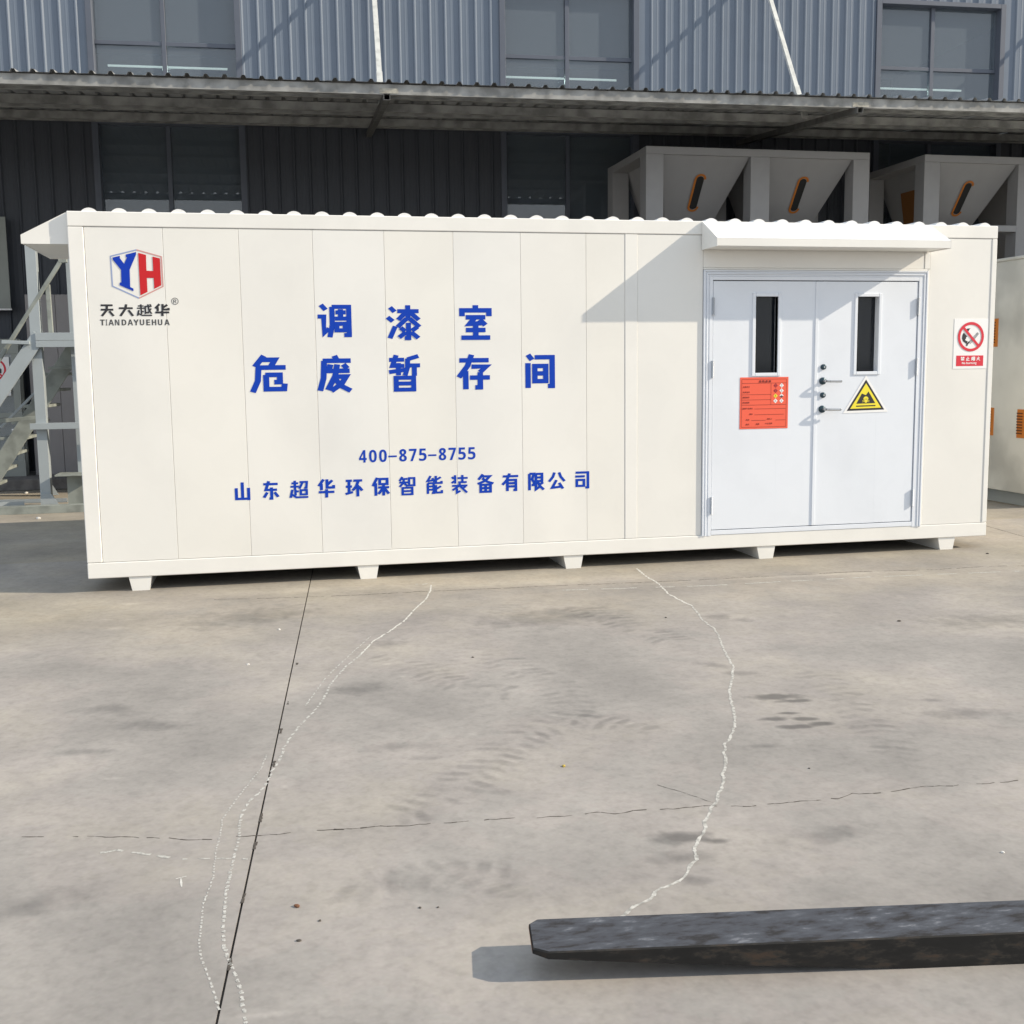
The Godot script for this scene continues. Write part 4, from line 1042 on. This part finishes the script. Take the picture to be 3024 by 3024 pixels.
# ------------------------------------------------------------------ left side: stair tower, cabinets, scrap
func build_left() -> void:
	var st: SurfaceTool
	var t := thing("stair_tower", "galvanised steel stair tower with handrails, left of the cream cabin", "stairs", Vector3(-1.22, 0, -5.4))
	var at := func(x: float, y: float, z := 0.0) -> Vector3: return Vector3(x + 1.22, y + 0.1, z + 5.4)
	# posts: channels with the flange on the right; the near left one has a gusset at its foot
	for p in [[-1.275, -5.46, 3.05], [-0.15, -5.46, 3.05], [-1.556, -7.0, 3.05], [-0.15, -7.0, 3.05]]:
		st = mb()
		var a: Vector3 = at.call(p[0], -0.1, p[1])
		box(st, a + Vector3(0, 0.012, 0.052), a + Vector3(0.112, p[2], 0.060), 0.002)
		box(st, a + Vector3(0.104, 0.012, -0.06), a + Vector3(0.1115, p[2], 0.0515), 0.001)
		box(st, a + Vector3(0.0, 0.012, -0.06), a + Vector3(0.0075, p[2], 0.0515), 0.001)
		var po := obj("post", st, M.galv, t)
		st = mb(); prism(st, PackedVector2Array([Vector2(a.x, 0.012), Vector2(a.x + 0.215, 0.012), Vector2(a.x + 0.175, 0.085), Vector2(a.x + 0.135, 0.155), Vector2(a.x + 0.108, 0.185), Vector2(a.x, 0.185)]), a.z + 0.062, a.z + 0.070); obj("gusset", st, M.galv, po)
	st = mb(); box(st, at.call(-0.88, -0.09, -5.6), at.call(-0.825, 2.74, -5.55), 0.002); obj("post", st, M.galv, t)
	for b in [[1.80, 1.885, -1.16], [1.725, 1.797, -1.16], [0.812, 0.882, -1.277]]:
		st = mb(); box(st, at.call(b[2] - 0.05, b[0], -5.34), at.call(-0.04, b[1], -5.328), 0.002)
		box(st, at.call(b[2], b[1] - 0.007, -5.40), at.call(-0.04, b[1], -5.341), 0.001); obj("cross_beam", st, M.galv, t)
	st = mb(); box(st, at.call(-1.16, 1.80, -6.9), at.call(-0.04, 1.83, -5.46), 0.002); obj("landing", st, M.galv, t)
	# two stringers of the lower flight, its treads, and a flight behind
	st = mb(); bar(st, at.call(-1.17, 1.86, -5.36), at.call(-2.55, -0.10, -5.36), 0.03, 0.15, 0.003); obj("stringer", st, M.galv, t)
	st = mb(); bar(st, at.call(-0.75, 2.03, -6.3), at.call(-2.15, -0.075, -6.3), 0.02, 0.19, 0.003); obj("stringer", st, M.olive, t)
	for k in range(-4, 4):
		var y: float = 0.686 - k * 0.19
		var x: float = -1.557 - k * 0.137
		st = mb(); box(st, at.call(x - 0.30, y - 0.035, -7.1), at.call(x, y, -6.315), 0.003); obj("tread", st, M.olive, t)
	# handrails
	st = mb(); bar(st, at.call(-0.915, 2.665, -5.42), at.call(-2.6, 0.10, -5.42), 0.045, 0.045, 0.006); bar(st, at.call(-0.935, 2.672, -5.42), at.call(-0.84, 2.68, -5.42), 0.045, 0.045, 0.006); obj("handrail", st, M.olive, t)
	st = mb(); bar(st, at.call(-1.06, 1.88, -5.44), at.call(-1.065, 2.42, -5.44), 0.05, 0.05, 0.004); obj("baluster", st, M.olive, t)
	st = mb(); bar(st, at.call(-1.50, 1.25, -5.44), at.call(-1.50, 1.78, -5.44), 0.05, 0.05, 0.004); obj("baluster", st, M.olive, t)
	st = mb(); bar(st, at.call(-1.27, 1.775, -5.33), at.call(-1.56, 1.785, -5.33), 0.04, 0.04, 0.004); obj("mid_rail", st, M.galv, t)
	st = mb(); bar(st, at.call(-1.30, 1.27, -5.9), at.call(-1.75, 0.82, -5.9), 0.035, 0.03, 0.003); obj("mid_rail", st, M.galv, t)
	st = mb(); bar(st, at.call(-1.22, 0.94, -5.7), at.call(-1.75, 0.90, -5.7), 0.045, 0.045, 0.003); obj("mid_rail", st, M.olive, t)
	st = mb(); bar(st, at.call(-1.05, 1.72, -6.2), at.call(-1.05, 1.25, -6.2), 0.04, 0.04, 0.003); bar(st, at.call(-1.25, 1.50, -6.2), at.call(-0.85, 1.50, -6.2), 0.03, 0.03, 0.003); obj("bracket", st, M.olive, t)

	var ch := thing("steel_channel", "long flat steel channel lying on the yard at the foot of the stair tower", "steel channel", Vector3(-1.4, 0, -5.02))
	st = mb(); box(st, Vector3(-2.2, 0, 0), Vector3(1.3, 0.085, 0.012), 0.002); obj("web", st, M.olive, ch)
	st = mb(); box(st, Vector3(-2.2, 0.0775, -0.12), Vector3(1.3, 0.0848, -0.0005), 0.001); obj("flange", st, M.olive, ch)

	var stub := thing("beam_stub", "short grey steel beam standing upright with its wide flange on top, left of the cabin", "steel beam", Vector3(-0.905, 0, -5.42))
	st = mb(); box(st, Vector3(-0.18, 0.385, -0.19), Vector3(0.30, 0.403, 0.18), 0.002); obj("flange", st, M.olive, stub)
	st = mb(); prism(st, PackedVector2Array([Vector2(-0.08, 0.384), Vector2(0.25, 0.384), Vector2(0.16, 0.10), Vector2(0.10, 0.012), Vector2(-0.08, 0.012)]), -0.006, 0.006); obj("web", st, M.olive, stub)
	st = mb(); box(st, Vector3(-0.2, 0, -0.16), Vector3(0.28, 0.0115, 0.14), 0.001); obj("foot_plate", st, M.olive, stub)

	var cab := thing("equipment_cabinet", "tall grey-mauve equipment cabinet with a single vertical seam, behind the stair tower", "cabinet", Vector3(-1.88, 0.15, -8.45))
	for x in [[0.0, 0.382], [0.386, 1.2], [1.204, 2.0]]:
		st = mb(); box(st, Vector3(x[0], 0.0, -0.35), Vector3(x[1], 2.46, 0), 0.004); obj("door_panel", st, M.lilac, cab)

	var booth := thing("glazed_booth", "low grey-green booth with small glazed panes, behind the stairs at the left edge", "booth", Vector3(-3.9, 0.15, -8.3))
	for x in [0.0, 0.95, 1.83]:
		st = mb(); box(st, Vector3(x, 0, -0.06), Vector3(x + 0.09, 1.72, 0.0), 0.003); obj("frame_post", st, M.booth, booth)
	for y in [[0.0, 0.22], [0.80, 0.87], [1.25, 1.32], [1.66, 1.86]]:
		st = mb(); box(st, Vector3(0.0, y[0], -0.055), Vector3(1.925, y[1], 0.004), 0.003); obj("rail", st, M.booth, booth)
	for x in [[0.09, 0.95], [1.04, 1.83]]:
		for y in [[0.22, 0.80], [0.87, 1.25], [1.32, 1.66]]:
			st = mb(); box(st, Vector3(x[0], y[0], -0.034), Vector3(x[1], y[1], -0.03)); obj("pane", st, M.glass, booth)
	st = mb(); box(st, Vector3(0, 0, -0.26), Vector3(1.92, 1.86, -0.2)); obj("back_panel", st, M.booth, booth)
	st = mb(); box(st, Vector3(1.42, 1.10, 0.006), Vector3(1.80, 1.62, 0.010)); var sg := obj("ban_sign", st, M.white, booth)
	st = mb()
	var ring := PackedVector2Array()
	for i in 29: ring.append(Vector2(1.61 + cos(TAU * i / 28) * 0.135, 1.455 + sin(TAU * i / 28) * 0.135))
	band(st, ring, 0.026, func(p: Vector2) -> Vector3: return Vector3(p.x, p.y, 0.0116)); obj("red_ring", st, M.sign_red, sg)
	st = mb(); band(st, points("1.515,1.55 1.705,1.36"), 0.022, func(p: Vector2) -> Vector3: return Vector3(p.x, p.y, 0.0122)); obj("red_slash", st, M.sign_red, sg)
	st = mb()
	for c in [1.545, 1.60, 1.655]: prism(st, PackedVector2Array([Vector2(c, 1.40), Vector2(c + 0.042, 1.40), Vector2(c + 0.046, 1.455), Vector2(c + 0.02, 1.475), Vector2(c - 0.002, 1.455)]), 0.0108, 0.0112)
	prism(st, PackedVector2Array([Vector2(1.575, 1.478), Vector2(1.64, 1.478), Vector2(1.62, 1.55), Vector2(1.605, 1.50)]), 0.0108, 0.0112); obj("pictogram", st, M.black, sg)
	st = mb(); box(st, Vector3(1.45, 1.13, 0.0102), Vector3(1.77, 1.225, 0.0112)); obj("red_caption", st, M.sign_red, sg)

	var nb := thing("notice_board", "tall pale board fixed on the dark wall at the left edge, above the booth", "board", Vector3(-2.82, 2.45, -9.02), -atan(0.043))
	st = mb(); box(st, Vector3(-0.55, 0, 0.032), Vector3(0.665, 1.25, 0.05), 0.002); obj("panel", st, M.booth, nb)
	st = mb(); box(st, Vector3(-0.56, -0.025, 0.032), Vector3(0.675, -0.001, 0.055), 0.002); obj("bottom_edge", st, M.white, nb)

	var can := thing("paint_can", "small shiny metal paint can standing on a stair tread at the left edge", "can", Vector3(-1.71, 0.7865, -6.46))
	st = mb(); rod(st, Vector3(0, 0, 0), Vector3(0, 0.085, 0), 0.042, 0.042, 24); obj("body", st, M.can, can)
	st = mb(); rod(st, Vector3(0, 0.0855, 0), Vector3(0, 0.092, 0), 0.044, 0.043, 24); obj("lid", st, M.steel, can)

	# steel offcuts lying behind the channel
	var cuts := [[-1.66, -5.55, 0.10, 0.36, 0.09, "short hollow steel offcut nearest the stair post, behind the channel"], [-1.98, -5.7, 0.03, 0.45, 0.08, "steel offcut lying at the far left behind the channel"], [-1.5, -6.2, -0.12, 0.8, 0.05, "long thin steel offcut lying under the stairs"]]
	for c in cuts:
		var o := thing("steel_offcut", c[5], "offcut", Vector3(c[0], 0, c[1]), c[2], "steel offcuts on the yard")
		st = mb(); box(st, Vector3(-c[3] / 2, 0.002, -0.04), Vector3(c[3] / 2, 0.008, 0.04), 0.001); obj("base", st, M.galv, o)
		st = mb(); box(st, Vector3(-c[3] / 2, 0.0085, 0.034), Vector3(c[3] / 2, c[4], 0.04), 0.001); obj("lip", st, M.galv, o)

# ------------------------------------------------------------------ the fork in front and the litter
func build_fork() -> void:
	var t := thing("lift_fork", "dark steel lift fork blade with a clipped tapered tip lying on the yard, bottom right", "fork blade", Vector3(1.862, 0, 5.50), -0.1577)
	# plan outline of the tip at the top face, and the underside rising towards the tip
	var long := 1.75
	var plan := [[0.0, 0.0], [0.0, 0.128], [0.037, 0.150], [0.30, 0.150], [0.62, 0.150], [0.95, 0.150], [long, 0.150], [long, -0.023], [0.95, -0.023], [0.62, -0.023], [0.30, -0.023], [0.022, -0.023]]
	var h := 0.084
	var low := func(x: float) -> float: return maxf(0.001, h - 0.014 - 0.0695 * minf(1.0, pow(x / 0.95, 0.85)))
	var st := mb()
	var pts := PackedVector2Array()
	for p in plan: pts.append(Vector2(p[0], p[1]))
	# a narrow chamfer round the top edge
	var inner := PackedVector2Array()
	var mid := Vector2(0.9, 0.0635)
	for p in pts: inner.append(Vector2(p.x + (0.003 if p.x < 0.1 else (-0.003 if p.x > 1.7 else 0.0)), p.y + (-0.004 if p.y > mid.y else 0.004)))
	var idx := Geometry2D.triangulate_polygon(inner)
	for i in range(0, idx.size(), 3): tri(st, Vector3(inner[idx[i]].x, h, inner[idx[i]].y), Vector3(inner[idx[i + 1]].x, h, inner[idx[i + 1]].y), Vector3(inner[idx[i + 2]].x, h, inner[idx[i + 2]].y))
	obj("top_face", st, M.scale, t)
	st = mb()
	for i in pts.size():
		var a := pts[i]
		var b := pts[(i + 1) % pts.size()]
		var c := inner[i]
		var d := inner[(i + 1) % pts.size()]
		quad(st, Vector3(a.x, h - 0.003, a.y), Vector3(b.x, h - 0.003, b.y), Vector3(d.x, h, d.y), Vector3(c.x, h, c.y))
		quad(st, Vector3(a.x, low.call(a.x), a.y), Vector3(b.x, low.call(b.x), b.y), Vector3(b.x, h - 0.003, b.y), Vector3(a.x, h - 0.003, a.y))
	idx = Geometry2D.triangulate_polygon(pts)
	for i in range(0, idx.size(), 3): tri(st, Vector3(pts[idx[i]].x, low.call(pts[idx[i]].x), pts[idx[i]].y), Vector3(pts[idx[i + 1]].x, low.call(pts[idx[i + 1]].x), pts[idx[i + 1]].y), Vector3(pts[idx[i + 2]].x, low.call(pts[idx[i + 2]].x), pts[idx[i + 2]].y))
	obj("sides", st, M.mill, t)
	st = mb(); quad(st, Vector3(-0.0008, h - 0.0135, 0.001), Vector3(-0.0008, h - 0.0135, 0.127), Vector3(-0.0008, h - 0.0025, 0.127), Vector3(-0.0008, h - 0.0025, 0.001)); obj("rusty_end", st, M.rust, t)

func pebble(x: float, z: float, size: float, material: Material, called: String, label: String, category: String) -> void:
	var st := mb()
	var ring := []
	var n := 7
	size *= 0.72
	for k in 3:
		var row := []
		var y: float = [0.0, 0.45, 0.8][k] * size
		var r: float = [0.8, 1.0, 0.55][k] * size
		for i in n: row.append(Vector3(cos(TAU * i / n) * r * rng.randf_range(0.8, 1.25) * 1.25, y, sin(TAU * i / n) * r * rng.randf_range(0.7, 1.1)))
		ring.append(row)
	for k in 2:
		for i in n: quad(st, ring[k][i], ring[k][(i + 1) % n], ring[k + 1][(i + 1) % n], ring[k + 1][i])
	for i in n: tri(st, ring[2][i], ring[2][(i + 1) % n], Vector3(0, size * 0.85, 0))
	var o := obj(called, st, material)
	o.position = Vector3(x, 0, z)
	o.rotation.y = rng.randf() * TAU
	tag(o, label, category, "litter on the yard")

func build_litter() -> void:
	var grit := paint(0.08, 0.07, 0.06, 0.95)
	var pale := paint(0.70, 0.68, 0.64, 0.9)
	var leaf := paint(0.45, 0.33, 0.06, 0.8)
	pebble(1.28, 5.09, 0.012, M.rust, "wood_chip", "brown chip lying right of the sawn joint, left of the fork", "chip")
	pebble(2.31, 4.17, 0.011, leaf, "dry_leaf", "small yellow scrap of leaf on the middle of the yard", "leaf")
	pebble(1.62, 5.18, 0.006, grit, "pebble", "dark pebble just left of its twin, above the fork's tip", "pebble")
	pebble(1.67, 5.19, 0.005, grit, "pebble", "dark pebble just right of its twin, above the fork's tip", "pebble")
	pebble(1.34, 5.19, 0.006, grit, "pebble", "dark pebble below right of the brown chip", "pebble")
	pebble(1.28, 5.29, 0.008, grit, "pebble", "dark sliver of grit below the brown chip", "pebble")
	pebble(2.27, 2.45, 0.009, grit, "pebble", "black pebble between the two white chalk lines", "pebble")
	pebble(1.11, 2.29, 0.010, pale, "pebble", "white pebble left of the sawn joint", "pebble")
	pebble(1.28, 1.51, 0.012, pale, "pebble", "white pebble left of the sawn joint, nearest the cabin", "pebble")
	pebble(3.20, 4.42, 0.006, grit, "pebble", "dark pebble right of the white crack line", "pebble")
	pebble(3.43, 5.25, 0.008, pale, "pebble", "white pebble near the right edge, above the fork", "pebble")
	pebble(4.87, 2.27, 0.013, grit, "pebble", "dark grit far right on the yard", "pebble")
	pebble(3.58, 1.81, 0.009, grit, "pebble", "dark pebble beside the top of the right white line", "pebble")
	pebble(6.85, 0.28, 0.014, grit, "pebble", "dark twig of grit in front of the cabin's last foot", "pebble")
	pebble(-1.81, -7.39, 0.035, pale, "stone_chip", "pale stone chip in front of the booth's step at far left", "stone")
	pebble(-1.15, -4.54, 0.03, pale, "stone_chip", "pale stone chip in front of the steel channel", "stone")

# ------------------------------------------------------------------
func _ready() -> void:
	rng.seed = 20240
	# camera: the photographer's eye, 1.5 m above the yard
	var cam := Camera3D.new()
	cam.name = "camera"
	add_child(cam)
	cam.position = Vector3(1.24500, 1.40484 + FOOT, 8.20315)
	cam.basis = Basis(Vector3.UP, deg_to_rad(-12.23304)) * Basis(Vector3.RIGHT, deg_to_rad(-7.14130)) * Basis(Vector3.BACK, deg_to_rad(-0.72363))
	cam.fov = 48.71201
	cam.near = 0.05
	cam.far = 800.0
	cam.current = true
	var sky := ProceduralSkyMaterial.new()
	sky.sky_top_color = Color(0.66, 0.71, 0.77)
	sky.sky_horizon_color = Color(0.91, 0.92, 0.92)
	sky.sky_curve = 0.20
	sky.ground_bottom_color = Color(0.40, 0.39, 0.37)
	sky.ground_horizon_color = Color(0.62, 0.62, 0.60)
	sky.sun_angle_max = 30.0
	sky.energy_multiplier = 1.0
	var env := Environment.new()
	env.background_mode = Environment.BG_SKY
	env.sky = Sky.new()
	env.sky.sky_material = sky
	env.background_energy_multiplier = 1.2
	env.tonemap_mode = Environment.TONE_MAPPER_LINEAR
	env.tonemap_exposure = 1.35
	env.sdfgi_enabled = true
	env.ssao_enabled = true
	env.ssil_enabled = true
	var world := WorldEnvironment.new()
	world.name = "environment"
	world.environment = env
	add_child(world)
	var sun := DirectionalLight3D.new()
	sun.name = "sun"
	add_child(sun)
	sun.basis = Basis.looking_at(-Vector3(0.915, 0.525, 0.300), Vector3.UP)
	sun.light_energy = 1.25
	sun.light_color = Color(1.0, 0.945, 0.855)
	sun.light_angular_distance = 0.5
	sun.shadow_enabled = true
	make_materials()
	build_ground()
	build_hall()
	var step := mb()
	box(step, Vector3(-9.0, 0.003, -9.4), Vector3(17.0, 0.15, -7.76), 0.006)
	obj("concrete_step", step, M.plinth, self, "structure")
	build_cabin()
	build_hoppers()
	build_second_cabin()
	build_left()
	build_fork()
	build_litter()
